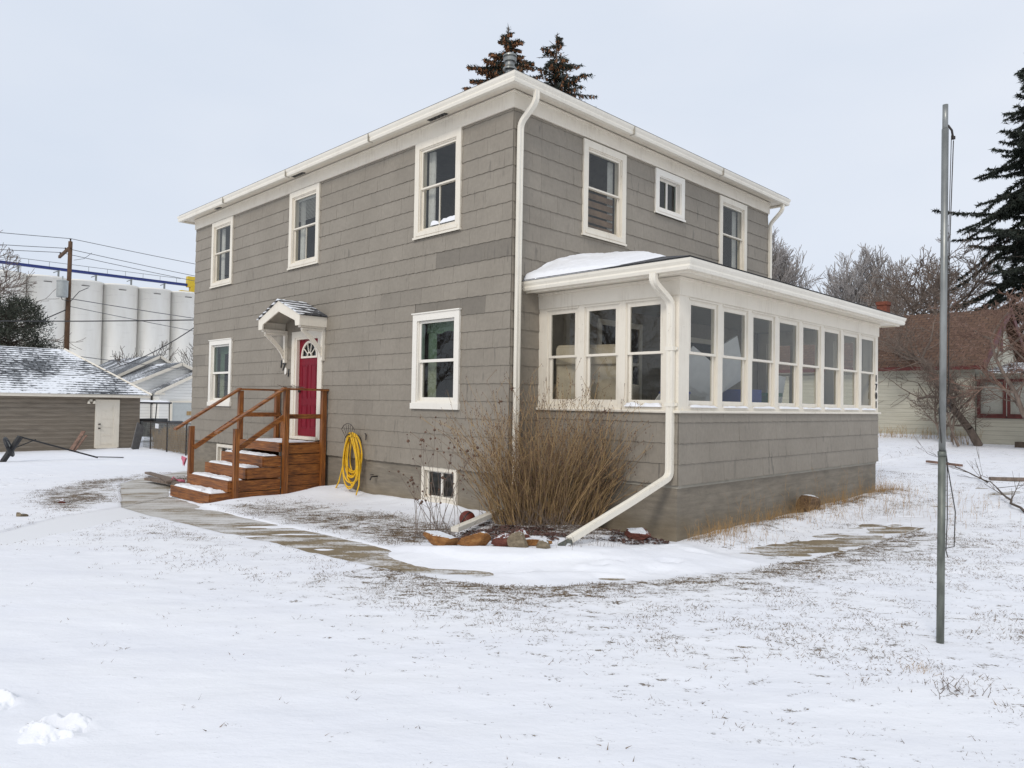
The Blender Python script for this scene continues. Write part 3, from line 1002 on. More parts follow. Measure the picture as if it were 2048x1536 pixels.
# windows -------------------------------------------------------------
def pane(name, x0, x1, y, z0, z1, parent, mat='glass'):
    m = MB()
    m.quad((x0, y, z0), (x1, y, z0), (x1, y, z1), (x0, y, z1))
    return m.build(name, mat, parent)

def frame_boxes(m, x0, x1, z0, z1, y0, y1, st, top=None, bot=None):
    top = st if top is None else top; bot = st if bot is None else bot
    m.box(x0, x0 + st, y0, y1, z0, z1, up=1.0); m.box(x1 - st, x1, y0, y1, z0, z1, up=1.0)
    m.box(x0 + st, x1 - st, y0, y1, z1 - top, z1); m.box(x0 + st, x1 - st, y0, y1, z0, z0 + bot)

def window(wall, spec, style, label=None):
    """local frame: x along wall from 0, outward is -y, z from 0"""
    u0, u1, z0, z1 = spec
    W, H = u1 - u0, z1 - z0
    kind, off = wall
    o_m = MB()
    c = CAS
    if style == 'vinyl':
        frame_boxes(o_m, 0, W, 0.0, H - .02, -.045, .02, c)
        o_m.box(-.02, W + .02, -.06, .02, -.0, .10)
        o_m.box(-.02, W + .02, -.065, .02, H - .02, H)
    else:
        frame_boxes(o_m, 0, W, 0.0, H, -.04, .02, c)
        o_m.box(-.02, W + .02, -.055, .02, .0, .035)
        o_m.box(c * .5, W - c * .5, -.05, -.042, .05, .10)
    # jamb liners
    frame_boxes(o_m, c, W - c, c, H - c, -.02, .12, .02)
    w = o_m.build("window", 'vinyl' if style in ('vinyl', 'slider') else 'white', house)
    if kind == 'S': w.location = (u0, off, z0)
    else:
        w.location = (off, u0, z0); w.rotation_euler = (0, 0, math.pi / 2)
    if label: w["label"] = label
    a, b_, lo, hi = c + .02, W - c - .02, c + .02, H - c - .02
    g = 'glass'
    if style in ('plain', 'muntin'):
        mid = (lo + hi) / 2 + .04
        s = MB(); frame_boxes(s, a, b_, mid - .02, hi, .0, .03, .038, None, .03); s.build("sash", 'white', w)
        s = MB(); frame_boxes(s, a, b_, lo, mid + .005, .034, .06, .035, .03, .045)
        if style == 'muntin':
            s.box((a + b_) / 2 - .008, (a + b_) / 2 + .008, .03, .055, lo + .045, mid - .025, up=1.0)
        s.build("sash", 'white', w)
        pane("pane", a + .038, b_ - .038, .012, mid + .01, hi - .038, w, g)
        pane("pane", a + .035, b_ - .035, .044, lo + .045, mid - .025, w, g)
        # curtains at both sides
        for k, (ca, cb) in enumerate(((a, a + .17), (b_ - .13, b_))):
            m = MB(); n = 14
            vs = []
            for i in range(n + 1):
                x = ca + (cb - ca) * i / n
                yy = .17 + .022 * math.sin(i * 1.9 + k)
                vs += [(x, yy, lo), (x, yy, hi)]
            m.add(vs, [(2 * i, 2 * i + 2, 2 * i + 3, 2 * i + 1) for i in range(n)])
            cu = m.build("curtain", 'curtain', w, smooth=True, fixn=False)
    elif style == 'vinyl':
        mid = (lo + hi) / 2 - .0
        s = MB(); frame_boxes(s, a, b_, mid - .03, hi, .005, .04, .045, None, .05); s.build("sash", 'vinyl', w)
        s = MB(); frame_boxes(s, a, b_, lo, mid + .02, .044, .07, .05, .04, .06); s.build("sash", 'vinyl', w)
        pane("pane", a + .045, b_ - .045, .02, mid + .02, hi - .045, w, 'glass_green')
        pane("pane", a + .05, b_ - .05, .055, lo + .06, mid - .02, w, g)
        m = MB(); n = 16; vs = []
        for i in range(n + 1):
            x = a + (b_ - a) * (.02 + .22 * i / n)
            vs += [(x, .19 + .02 * math.sin(i * 1.7), lo), (x, .19 + .02 * math.sin(i * 1.7), hi)]
        m.add(vs, [(2 * i, 2 * i + 2, 2 * i + 3, 2 * i + 1) for i in range(n)])
        for i in range(1): pass
        m.build("curtain", 'curtain_g', w, smooth=True, fixn=False)
        m = MB(); vs = []
        for i in range(n + 1):
            x = a + (b_ - a) * i / n
            vs += [(x, .17 + .015 * math.sin(i * 2.1), hi - .2 + .02 * math.sin(i * .8)), (x, .17, hi)]
        m.add(vs, [(2 * i, 2 * i + 2, 2 * i + 3, 2 * i + 1) for i in range(n)])
        m.build("valance", 'curtain_g', w, smooth=True, fixn=False)
    elif style == 'slider':
        mid = (a + b_) / 2
        s = MB(); frame_boxes(s, a, b_, lo, hi, .06, .09, .03)
        s.box(mid - .022, mid + .022, .052, .085, lo + .03, hi - .03, up=1.0)
        s.build("sash", 'vinyl', w)
        pane("pane", a + .03, mid - .022, .075, lo + .03, hi - .03, w, 'glass_green')
        pane("pane", mid + .022, b_ - .03, .075, lo + .03, hi - .03, w, 'glass_green')
    return w

window(('S', 0), WS[0], 'plain')
wm = window(('S', 0), WS[1], 'muntin', "upper window with a half-lowered blind")
window(('S', 0), WS[2], 'muntin', "upper window with snow on its lower pane")
window(('S', 0), WS[3], 'vinyl'); window(('S', 0), WS[4], 'vinyl')
we1 = window(('E', 0), WE[0], 'plain'); window(('E', 0), WE[1], 'slider', "small square sliding window"); window(('E', 0), WE[2], 'plain')
# blind in the middle upper window: slats
bl = MB()
for k in range(16):
    bl.box(.17, 1.08, .085, .105, 1.48 - k * .028, 1.483 - k * .028)
bl.box(.17, 1.08, .08, .11, 1.49, 1.53)
bl.build("blind", 'curtain', wm)
# striped shade in the first window of the porch-side wall
sh = MB()
for k in range(5):
    sh.box(.2, 1.0, .11, .125, .16 + k * .14, .16 + k * .14 + .10)
sh.build("shade", simple("brown_shade", (0.16, 0.10, 0.06), .9, .3), we1)
# caught snow behind the storm pane
def snow_lump(name, x0, x1, y0, y1, z, h, parent=None, seed=0, nx_=48, ny_=16, mat='snow', zfun=None, edge=.18, lo=.012):
    r = np.random.RandomState(seed)
    o = r.uniform(0, 50, 2)
    U = np.linspace(0, 1, nx_ + 1); V_ = np.linspace(0, 1, ny_ + 1)
    A, B = np.meshgrid(U, V_, indexing='ij')
    ex = edge * min(1, .5 / max(1e-6, 1))
    lim = np.minimum(np.minimum(A, 1 - A) * (x1 - x0), np.minimum(B, 1 - B) * (y1 - y0))
    prof = sstep(0, edge * min(x1 - x0, y1 - y0) + 1e-6, lim)
    nz = fbm(A * (x1 - x0) * 7 + o[0], B * (y1 - y0) * 7 + o[1], 5)
    Z = h * prof * np.clip(.25 + 1.5 * nz, 0, 2) * sstep(.30, .46, nz + .06) + lo * (prof - 1)
    X = x0 + (x1 - x0) * A; Y = y0 + (y1 - y0) * B
    base = z if zfun is None else zfun(X, Y)
    Zt = base + Z
    i = np.arange(A.size).reshape(A.shape)
    Fc = np.stack([i[:-1, :-1], i[1:, :-1], i[1:, 1:], i[:-1, 1:]], -1).reshape(-1, 4)
    return fastmesh(name, np.stack([X, Y, Zt], -1).reshape(-1, 3), Fc, mat, parent, smooth=True)

# eaves -----------------------------------------------------------------
def sweep(mb, corners, prof, closed_path, closed_prof=True):
    m = len(prof); vs = []
    for (x, y, sx, sy) in corners:
        for d, z in prof: vs.append((x + sx * d, y + sy * d, z))
    nC = len(corners); fs = []
    rng_ = range(nC if closed_path else nC - 1)
    for i in rng_:
        j = (i + 1) % nC
        for k in range(m if closed_prof else m - 1):
            k2 = (k + 1) % m
            fs.append((i * m + k, j * m + k, j * m + k2, i * m + k2))
    if not closed_path and closed_prof:
        fs.append(tuple(range(m))); fs.append(tuple((nC - 1) * m + k for k in range(m)))
    mb.add(vs, fs)
MC = [(-HL, 0, -1, -1), (0, 0, 1, -1), (0, HW, 1, 1), (-HL, HW, -1, 1)]
def gutter_prof(d, z):   # d = outer edge, z = top
    return [(d - .105, z - .14), (d - .035, z - .14), (d - .022, z - .10), (d - .030, z - .075), (d - .008, z - .035), (d - .004, z - .012), (d, z), (d - .012, z), (d - .018, z - .02), (d - .105, z - .03)]
mb = MB(); sweep(mb, MC, [(.0, 6.355), (.032, 6.355), (.032, 6.585), (.055, 6.59), (.055, 6.612), (.0, 6.612)], True); mb.build("frieze_board", 'white', house)
mb = MB(); sweep(mb, MC, [(.0, 6.636), (.27, 6.60), (.27, 6.66), (.0, 6.69)], True); mb.build("soffit", 'white', house)
mb = MB(); sweep(mb, MC, gutter_prof(.385, 6.70), True); mb.build("gutter", 'gutter', house)
for i in range(3):
    mb = MB()
    x0 = (-6.56, -1.90, -10.5)[i]
    for k in range(5 if i < 2 else 3):
        x = x0 + k * .095
        mb.box(x, x + .075, -.20, -.12, 6.600, 6.618)
    mb.build("soffit_vent", 'black', house)
for (a_, b_) in ((-9.6, 0), (-6.5, 0), (-3.4, 0), (0, 2.6), (0, 5.7)):
    mb = MB()
    if b_ == 0: mb.box(a_, a_ + .016, -.390, -.28, 6.555, 6.703)
    else: mb.box(.28, .390, b_, b_ + .016, 6.555, 6.703)
    mb.build("gutter_seam", simple("seam_sealant", (.30, .27, .22), .7, .3), house)
# hip roof
def hip_roof(x0, x1, y0, y1, z, pitch, th=.035):
    m = MB(); hw = (y1 - y0) / 2; rz = z + hw * pitch
    a, b_ = (x0 + hw, (y0 + y1) / 2, rz), (x1 - hw, (y0 + y1) / 2, rz)
    c = [(x0, y0, z), (x1, y0, z), (x1, y1, z), (x0, y1, z)]
    lo = [(p[0], p[1], p[2] - th) for p in c]
    m.add(c + [a, b_], [(0, 1, 5, 4), (1, 2, 5), (2, 3, 4, 5), (3, 0, 4)])
    m.add(c + lo, [(0, 1, 5, 4), (1, 2, 6, 5), (2, 3, 7, 6), (3, 0, 4, 7), (4, 5, 6, 7)])
    return m
hip_roof(-HL - .345, .345, -.345, HW + .345, 6.735, .46).build("roof", 'roof_dark', house)
# vent pipe
vx, vy = -4.6, 4.4
mb = MB()
mb.lathe([(.10, 0), (.10, 1.42), (.165, 1.40), (.165, 1.44), (.11, 1.50), (.11, 1.60), (.15, 1.60), (.16, 1.68), (.145, 1.70), (.145, 1.715), (.17, 1.72), (.165, 1.76), (.10, 1.80), (0, 1.81)], (vx, vy, 8.45), 28)
mb.build("vent_pipe", 'galv', house, smooth=False)

# porch -----------------------------------------------------------------
ZS = 1.725
mb = MB()
siding(mb, ('S', P0), 0.0, PX, .752, ZS - .005, [], first=.28, seed=11)
siding(mb, ('E', PX), P0, P1, .752, ZS - .005, [], first=.28, sw=.605, seed=12)
siding(mb, ('N', P1), 0.0, PX, .752, ZS - .005, [], first=.28, seed=13)
mb.build("shingle_wall", 'siding', house, fixn=False)
mb = MB()
for sgn in (1,):
    mb.box(.02, PX - .008, P0 + .02, P0 + .1, .7, ZS - .01); mb.box(PX - .1, PX - .02, P0 + .1, P1 - .1, .7, ZS - .01); mb.box(.02, PX - .02, P1 - .1, P1 - .02, .7, ZS - .01)
mb.build("knee_wall", 'cream_in', house)
OPE = [(0.885 + .902 * i, 0.885 + .902 * i + .765) for i in range(8)]     # front openings (y)
OPS = [(.185, .80), (.935, 1.565), (1.69, 2.325)]                        # side openings (x)
ZO0, ZO1 = 1.80, 3.27
mb = MB()
FT = .10
# header, sill band, posts on the three sides
def wallframe(T, u0, u1, ops):
    def bx(a, b_, o0, o1, z0, z1):
        p = T(a, o0, z0); q = T(b_, o1, z1)
        mb.box(p[0], q[0], p[1], q[1], p[2], q[2])
    e = [u0] + [v for o in ops for v in o] + [u1]
    for a, b_ in zip(e[0::2], e[1::2]): bx(a, b_, 0, -FT, ZO0, ZO1)
    bx(u0, u1, 0, -FT, ZO1, 3.56)
    bx(u0, u1, .004, -FT, ZS + .02, ZO0)
    for i, (a, b_) in enumerate(ops):       # stop beads and little drip caps
        bx(a, a + .018, -.012, -FT, ZO0, ZO1); bx(b_ - .018, b_, -.012, -FT, ZO0, ZO1)
        bx(a - .012, b_ + .012, .012, .0, ZO1 - .004, ZO1 + .012)
        bx(a + .018, b_ - .018, -.012, -FT, ZO1 - .022, ZO1 - .001)
wallframe(to_wall(('S', P0)), 0.0, PX - .0, OPS)
wallframe(to_wall(('E', PX)), P0 + FT, P1 - FT, OPE)
wallframe(to_wall(('N', P1)), 0.0, PX - .0, OPS)
mb.build("porch_frame", 'white', house)
mb = MB()
PC = [(0, P0, 0, -1), (PX, P0, 1, -1), (PX, P1, 1, 1), (0, P1, 0, 1)]
sweep(mb, PC, [(-.02, ZS - .012), (.045, ZS - .012), (.05, ZS + .01), (.045, ZS + .022), (-.02, ZS + .03)], False)
mb.build("sill_band", 'white', house)
mb = MB()
sweep(mb, PC, [(0.0, 3.30), (.018, 3.30), (.018, 3.50), (.04, 3.505), (.04, 3.545), (.0, 3.55)], False); mb.build("frieze_board", 'white', house)
mb = MB(); sweep(mb, PC, [(0.0, 3.552), (.30, 3.545), (.30, 3.60), (.0, 3.60)], False); mb.build("soffit", 'white', house)
mb = MB(); sweep(mb, PC, [(.29, 3.52), (.315, 3.52), (.315, 3.66), (.29, 3.66)], False); mb.build("fascia", 'white', house)
mb = MB(); sweep(mb, PC, gutter_prof(.42, 3.69), False); mb.build("gutter", 'gutter', house)
# porch sashes
SW = OPE[0][1] - OPE[0][0]
def porch_window(T_loc, rz, W, far=False):
    H = ZO1 - ZO0; a, b_ = .02, W - .02
    m = MB(); mid = .735
    frame_boxes(m, a, b_, mid - .012, H - .02, .018, .045, .045, .05, .035)
    w = m.build("porch_window", 'white', house)
    m = MB(); frame_boxes(m, a + .004, b_ - .004, .0, mid + .015, .049, .075, .048, .03, .085)
    m.box((a + b_) / 2 - .05, (a + b_) / 2 + .05, .046, .06, mid + .015, mid + .028)
    m.box(a, b_, -.0, .046, -.01, .012)
    m.build("lower_sash", 'white', w)
    pane("pane", a + .045, b_ - .045, .03, mid + .02, H - .07, w)
    pane("pane", a + .052, b_ - .052, .06, .085, mid - .015, w)
    w.location = T_loc; w.rotation_euler = (0, 0, rz)
    return w
for a, b_ in OPS:
    porch_window((a, P0, ZO0), 0, b_ - a)
pw0 = None
for a, b_ in OPE:
    if pw0 is None:
        pw0 = porch_window((PX, a, ZO0), math.pi / 2, SW)
    else:
        c = copy_tree(pw0, house); c.location = (PX, a, ZO0)
for a, b_ in OPS:
    porch_window((b_, P1, ZO0), math.pi, b_ - a)
# snow on the sill ledges of the porch windows
mb = MB()
mb.box(.02, PX - .1, P0 + .1, P1 - .1, .93, .97); mb.build("porch_floor", 'floor_in', house)
mb = MB(); mb.box(.02, PX - .1, P0 + .1, P1 - .1, 3.50, 3.53); mb.build("porch_ceiling", 'cream_in', house)
# inner door and window of the house inside the porch
mb = MB()
mb.box(.0, .04, 4.9, 5.0, .97, 3.2); mb.box(.0, .04, 6.0, 6.1, .97, 3.2); mb.box(.0, .04, 4.9, 6.1, 3.1, 3.2)
frame_boxes(mb, 0.0, .0, 0, 0, 0, 0, 0)
mb.box(.0, .04, 2.1, 2.2, 1.8, 3.3); mb.box(.0, .04, 3.3, 3.4, 1.8, 3.3); mb.box(.0, .038, 2.2, 3.3, 3.2, 3.3); mb.box(.0, .038, 2.2, 3.3, 1.8, 1.9); mb.box(.0, .034, 2.2, 3.3, 2.52, 2.58)
mb.build("inner_trim", 'white', house)
# porch roof: low hip against the wall
zr, sl = 3.72, .27
d = .395
x1r, y0r, y1r = PX + d, P0 - d, P1 + d
run = x1r - .012
top = zr + sl * run
m = MB()
A0, A1, A2, A3 = (.012, y0r, zr), (x1r, y0r, zr), (x1r, y1r, zr), (.012, y1r, zr)
T0, T1 = (.012, y0r + run, top), (.012, y1r - run, top)
m.add([A0, A1, A2, A3, T0, T1], [(0, 1, 4), (1, 2, 5, 4), (2, 3, 5)])
lo = [(p[0], p[1], p[2] - .03) for p in (A0, A1, A2, A3)]
m.add([A0, A1, A2, A3] + lo, [(0, 1, 5, 4), (1, 2, 6, 5), (2, 3, 7, 6), (4, 5, 6, 7), (0, 4, 7, 3)])
m.build("porch_roof", 'roof_dark', house)
def proof(X, Y):
    return np.minimum(np.minimum(zr + sl * (Y - y0r), zr + sl * (x1r - X)), zr + sl * (y1r - Y))
def roof_snow():
    U = np.linspace(0, 1, 180); V_ = np.linspace(0, 1, 110)
    A, B = np.meshgrid(U, V_, indexing='ij')
    Y = y0r - .01 + A * 5.2; X = .016 + B * 2.75
    nz = fbm(X * 1.4 + 4, Y * 1.4, 4); rag = fbm(X * 9, Y * 5 + 2, 4)
    hh = .17 * np.exp(-X / .7) * sstep(0.22, 1.1, Y) * sstep(3.8, 1.6, Y) * (.7 + .6 * nz)
    hh += .042 * sstep(1.95, 1.35, X + .5 * nz + 1.3 * (rag - .5) + .28 * (Y - .3)) * (.5 + rag) * sstep(4.2, 3.0, Y) * sstep(.20, .34, Y)
    hh += .03 * sstep(y0r, y0r + .10, Y) * sstep(1.9, 1.3, X)
    lim = np.minimum(np.minimum(A, 1 - A) * 5.2, (1 - B) * 2.6)
    hh = hh * sstep(0, .3, (1 - A) * 5.2) - .02 * (hh < .02)
    Z = proof(X, Y) + hh + .002 + .02 * (rag - .5) * (hh > .02)
    i = np.arange(A.size).reshape(A.shape)
    Fc = np.stack([i[:-1, :-1], i[1:, :-1], i[1:, 1:], i[:-1, 1:]], -1).reshape(-1, 4)
    fastmesh("roof_snow", np.stack([X, Y, Z], -1).reshape(-1, 3), Fc, 'snow', house, smooth=True)
roof_snow()

# downspouts
def spout(pts, side, w=.085, h=.06, name="downspout"):
    m = MB(); m.ducted(pts, w, h, side); return m.build(name, 'gutter', house)
def smooth_pts(pts, k=4):
    out = [Vector(pts[0])]
    P = [Vector(p) for p in pts]
    for i in range(1, len(P) - 1):
        a = P[i] + (P[i - 1] - P[i]).normalized() * min(.09, (P[i - 1] - P[i]).length * .45)
        b_ = P[i] + (P[i + 1] - P[i]).normalized() * min(.09, (P[i + 1] - P[i]).length * .45)
        for t in range(k + 1):
            s = t / k
            out.append(a * (1 - s) ** 2 + P[i] * 2 * s * (1 - s) + b_ * s * s)
    out.append(P[-1]); return out
spout(smooth_pts([(.335, .14, 6.57), (.335, .14, 6.40), (.065, .085, 6.12), (.062, .085, 5.5), (.062, .085, .45), (.30, -.15, .22)]), (0, 1, 0))
spout(smooth_pts([(2.40, P0 - .365, 3.56), (2.40, P0 - .365, 3.44), (2.47, P0 - .05, 3.20), (2.47, P0 - .045, 2.5), (2.47, P0 - .045, .86), (2.33, -.1, .56), (2.10, -1.02, .16)]), (1, 0, 0), .095, .07)
spout(smooth_pts([(.30, HW + .12, 6.57), (.30, HW + .12, 6.42), (.03, HW + .055, 6.12), (.03, HW + .055, 5.5), (.03, HW + .055, .4)]), (0, 1, 0))
m = MB()
for z in (2.55, 1.80):
    m.box(2.405, 2.535, P0 - .088, P0 - .008, z, z + .055); m.box(2.535, 2.56, P0 - .03, P0 - .008, z + .01, z + .045)
m.build("downspout_bracket", 'gutter', house)

# door ---------------------------------------------------------------------
mb = MB()
frame_boxes(mb, DOOR[0], DOOR[1], 1.0, DOOR[3], -.035, .02, .13, .13, 0.001)
mb.box(DOOR[0] + .13, DOOR[0] + .20, -.02, .14, 1.0, 3.14, up=1.0); mb.box(DOOR[1] - .20, DOOR[1] - .13, -.02, .14, 1.0, 3.14, up=1.0)
mb.box(DOOR[0] + .2, DOOR[1] - .2, -.02, .14, 3.10, 3.14)
mb.box(DOOR[0] + .1, DOOR[1] - .1, -.09, .14, .985, 1.05)
mb.build("door_frame", 'white', house)
mb = MB()
dx0, dx1 = DOOR[0] + .2, DOOR[1] - .2
fcx, fz, fr_ = (dx0 + dx1) / 2, 2.735, .30
# door leaf as cells round the fanlight hole
def leaf():
    n = 20
    y0, y1 = .05, .09
    arc = [(fcx + fr_ * math.cos(math.pi * k / n), fz + fr_ * 1.02 * math.sin(math.pi * k / n)) for k in range(n + 1)]
    mb.box(dx0, dx1, y0, y1, 1.05, fz)
    for k in range(n):
        (xa, za), (xb, zb) = arc[k], arc[k + 1]
        mb.quad((xa, y0, za), (xa, y0, 3.10), (xb, y0, 3.10), (xb, y0, zb))
    mb.quad((dx0, y0, fz), (fcx - fr_, y0, fz), (fcx - fr_, y0, 3.10), (dx0, y0, 3.10))
    mb.quad((fcx + fr_, y0, fz), (dx1, y0, fz), (dx1, y0, 3.10), (fcx + fr_, y0, 3.10))
    for s in (-1, 1):
        for (za, zb) in ((1.22, 1.72), (1.84, 2.56)):
            a, b_ = sorted((fcx + s * .06, fcx + s * .30))
            frame_boxes(mb, a, b_, za, zb, .042, .0499, .02)
            mb.box(a + .04, b_ - .04, .044, .0499, za + .04, zb - .04)
leaf()
dr = mb.build("door", 'door', house)
mb = MB()
n = 20
for (r0, r1) in ((fr_ - .02, fr_ + .03), (.07, .095)):
    for k in range(n):
        t0, t1 = math.pi * k / n, math.pi * (k + 1) / n
        q = [(fcx + r * math.cos(t), fz + r * math.sin(t)) for r, t in ((r0, t0), (r1, t0), (r1, t1), (r0, t1))]
        vs = [(x, .030, z) for x, z in q] + [(x, .055, z) for x, z in q]
        mb.add(vs, [(0, 1, 2, 3), (4, 7, 6, 5), (0, 4, 5, 1), (1, 5, 6, 2), (2, 6, 7, 3), (3, 7, 4, 0)])
for k in range(1, 4 + 1):
    t = math.pi * k / 5
    mb.beam((fcx + .09 * math.cos(t), .045, fz + .09 * math.sin(t)), (fcx + (fr_ - .015) * math.cos(t), .045, fz + (fr_ - .015) * math.sin(t)), .018, .02)
mb.box(fcx - fr_ - .03, fcx + fr_ + .03, .026, .055, fz - .035, fz + .005)
mb.build("fanlight", 'white', dr)
pane("pane", fcx - fr_, fcx + fr_, .064, fz, fz + fr_, dr)
mb = MB(); mb.lathe([(0, -.01), (.03, -.01), (.032, .02), (0, .03)], (0, 0, 0), 12)
kb = mb.build("handle", 'iron', dr); kb.location = (dx0 + .08, .02, 2.0); kb.rotation_euler = (math.pi / 2, 0, 0)

# canopy over the door
can = empty("door_canopy", (0, 0, 0), 0, house)
cx0, cx1, cy, ce, ca = -7.05, -5.30, -.62, 3.53, 3.87
cxm = (cx0 + cx1) / 2
m = MB()
th = .025
for s, xe in ((-1, cx0 - .03), (1, cx1 + .03)):
    zt_ = ca + .02; ze = ce + .0
    vs = [(cxm, -.005, zt_), (cxm, cy - .03, zt_), (xe, cy - .03, ze), (xe, -.005, ze)]
    m.add(vs + [(x, y, z - th) for x, y, z in vs], [(0, 1, 2, 3), (4, 7, 6, 5), (0, 4, 5, 1), (1, 5, 6, 2), (2, 6, 7, 3), (3, 7, 4, 0)])
m.build("roof", 'roof_canopy', can)
m = MB()
# front bargeboards with the angular arch cut
prof = [(cx0, ce - .03), (cxm, ca - .012), (cx1, ce - .03), (cx1, ce - .235), (cx1 - .17, ce - .235), (cx1 - .19, ce - .13), (cxm + .13, ce + .055), (cxm, ce + .10), (cxm - .13, ce + .055), (cx0 + .19, ce - .13), (cx0 + .17, ce - .235), (cx0, ce - .235)]
y0, y1 = cy, cy + .03
ft = [(x, y0, z) for x, z in prof]; bk = [(x, y1, z) for x, z in prof]
idx_f = [(0, 1, 8, 9), (1, 7, 8), (1, 6, 7), (1, 2, 5, 6), (2, 3, 4, 5), (0, 9, 10, 11)]
nP = len(prof)
m.add(ft + bk, [(0, 1, 8, 9), (1, 7, 8), (1, 6, 7), (1, 2, 5, 6), (2, 3, 4, 5), (0, 9, 10, 11)] + [tuple(i + nP for i in f[::-1]) for f in [(0, 1, 8, 9), (1, 7, 8), (1, 6, 7), (1, 2, 5, 6), (2, 3, 4, 5), (0, 9, 10, 11)]] + [(i, (i + 1) % nP, (i + 1) % nP + nP, i + nP) for i in range(nP)])
# side fascias, beams
m.box(cx0, cx0 + .03, cy + .03, -.002, ce - .235, ce - .035); m.box(cx1 - .03, cx1, cy + .03, -.002, ce - .235, ce - .035)
m.box(cx0 + .04, cx0 + .14, cy + .05, -.002, ce - .27, ce - .215); m.box(cx1 - .14, cx1 - .04, cy + .05, -.002, ce - .27, ce - .215)
m.build("fascia", 'white', can)
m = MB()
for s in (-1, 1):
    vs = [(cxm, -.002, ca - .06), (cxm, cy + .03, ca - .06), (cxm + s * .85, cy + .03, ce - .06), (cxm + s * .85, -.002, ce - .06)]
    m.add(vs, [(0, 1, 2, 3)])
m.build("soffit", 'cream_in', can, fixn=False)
for xb in (cx0 + .055, cx1 - .135):
    m = MB()
    m.box(xb, xb + .08, -.07, -.002, 2.62, 3.26, up=1.0)
    # curved brace
    P_ = []
    for k in range(11):
        t = k / 10
        P_.append((xb + .04, -.06 - .44 * t ** 1.25, 2.72 + .50 * t ** .85))
    for a, b_ in zip(P_[:-1], P_[1:]): m.beam(a, b_, .04, .085 if True else .06)
    m.box(xb, xb + .08, -.52, -.07, 3.215, 3.255)
    m.build("bracket", 'white', can)
# snow on the canopy roof top edge
# house numbers
def digit(ch, size, parent, loc, rot, mat, name="house_number", depth=.006):
    cu = bpy.data.curves.new("t", 'FONT'); cu.body = ch; cu.size = size; cu.extrude = depth; cu.align_x = 'CENTER'; cu.offset = .003
    to = bpy.data.objects.new("t", cu); C.objects.link(to)
    dg = bpy.context.evaluated_depsgraph_get(); dg.update()
    me = bpy.data.meshes.new_from_object(to.evaluated_get(dg))
    bpy.data.objects.remove(to)
    me.materials.clear()
    o = link(name, me, mat, parent)
    o.location = loc; o.rotation_euler = rot
    return o
for ch, x, z, mt in (("1", -7.16, 2.53, 'black'), ("7", -7.05, 2.46, 'black'), ("1", -6.83, 2.33, 'black')):
    digit(ch, .235, house, (x, -.022, z - .01), (math.pi / 2, .18, 0), mt)
m = MB(); nn = 20
ov = [(.042 * math.cos(2 * math.pi * k / nn), .08 * math.sin(2 * math.pi * k / nn)) for k in range(nn)]
m.add([(x, 0, z) for x, z in ov] + [(x, .012, z) for x, z in ov], [tuple(range(nn)), tuple(range(2 * nn - 1, nn - 1, -1))] + [(i, (i + 1) % nn, (i + 1) % nn + nn, i + nn) for i in range(nn)])
zr0 = m.build("house_number", 'vinyl', house); zr0.location = (-6.94, -.03, 2.44); zr0.rotation_euler = (0, .18, 0)
zr0["label"] = "white backing oval of the missing zero"
for k, ch in enumerate("1701"):
    digit(ch, .19, house, (PX + .010, 7.995, 2.375 - k * .178), (math.pi / 2, 0, math.pi / 2), 'black')

# basement windows
for (a, b_, c_, d_) in BW:
    m = MB(); W, H = b_ - a, d_ - c_
    frame_boxes(m, 0, W, 0, H, -.03, .05, .07)
    w = m.build("basement_window", 'white', house); w.location = (a, .03, c_)
    m = MB(); frame_boxes(m, .07, W - .07, .07, H - .07, .05, .08, .03); m.box(W / 2 - .02, W / 2 + .02, .045, .075, .1, H - .1, up=1.0); m.build("sash", 'vinyl', w)
    pane("pane", .10, W / 2 - .02, .07, .10, H - .1, w); pane("pane", W / 2 + .02, W - .1, .07, .10, H - .1, w)
m = MB()
m.box(-2.3, -1.0, .15, 1.2, -.6, -.55); m.box(-2.3, -1.0, 1.2, 1.25, -.6, .7)
m.build("basement_wall", 'room', house)
# outdoor tap
m = MB(); m.tube([(-3.47, .03, .42), (-3.47, -.10, .42), (-3.47, -.13, .36)], .014, 8); m.lathe([(0, 0), (.035, 0), (.035, .012), (0, .012)], (-3.47, -.09, .45), 12)
m.build("water_tap", 'iron', house)
# service mast insulator
m = MB(); m.tube([(-12.10, .25, 3.95), (-12.25, .2, 3.95)], .03, 8); m.build("cable_bracket", 'galv', house)

# snow lying on house ledges
snow_lump("window_snow", -2.05, -1.35, .03, .10, 4.87, .06, house, 3)
for k, (a, b_) in enumerate(OPE):
    snow_lump("sill_snow", PX - .045, PX + .03, a + .02, b_ - .02, 1.803, .02, house, 40 + k, 6, 14)
for k, (a, b_) in enumerate(OPS[2:]):
    snow_lump("sill_snow", a + .01, b_ - .01, P0 - .04, P0 + .04, 1.803, .04, house, 60 + k, 14, 6)

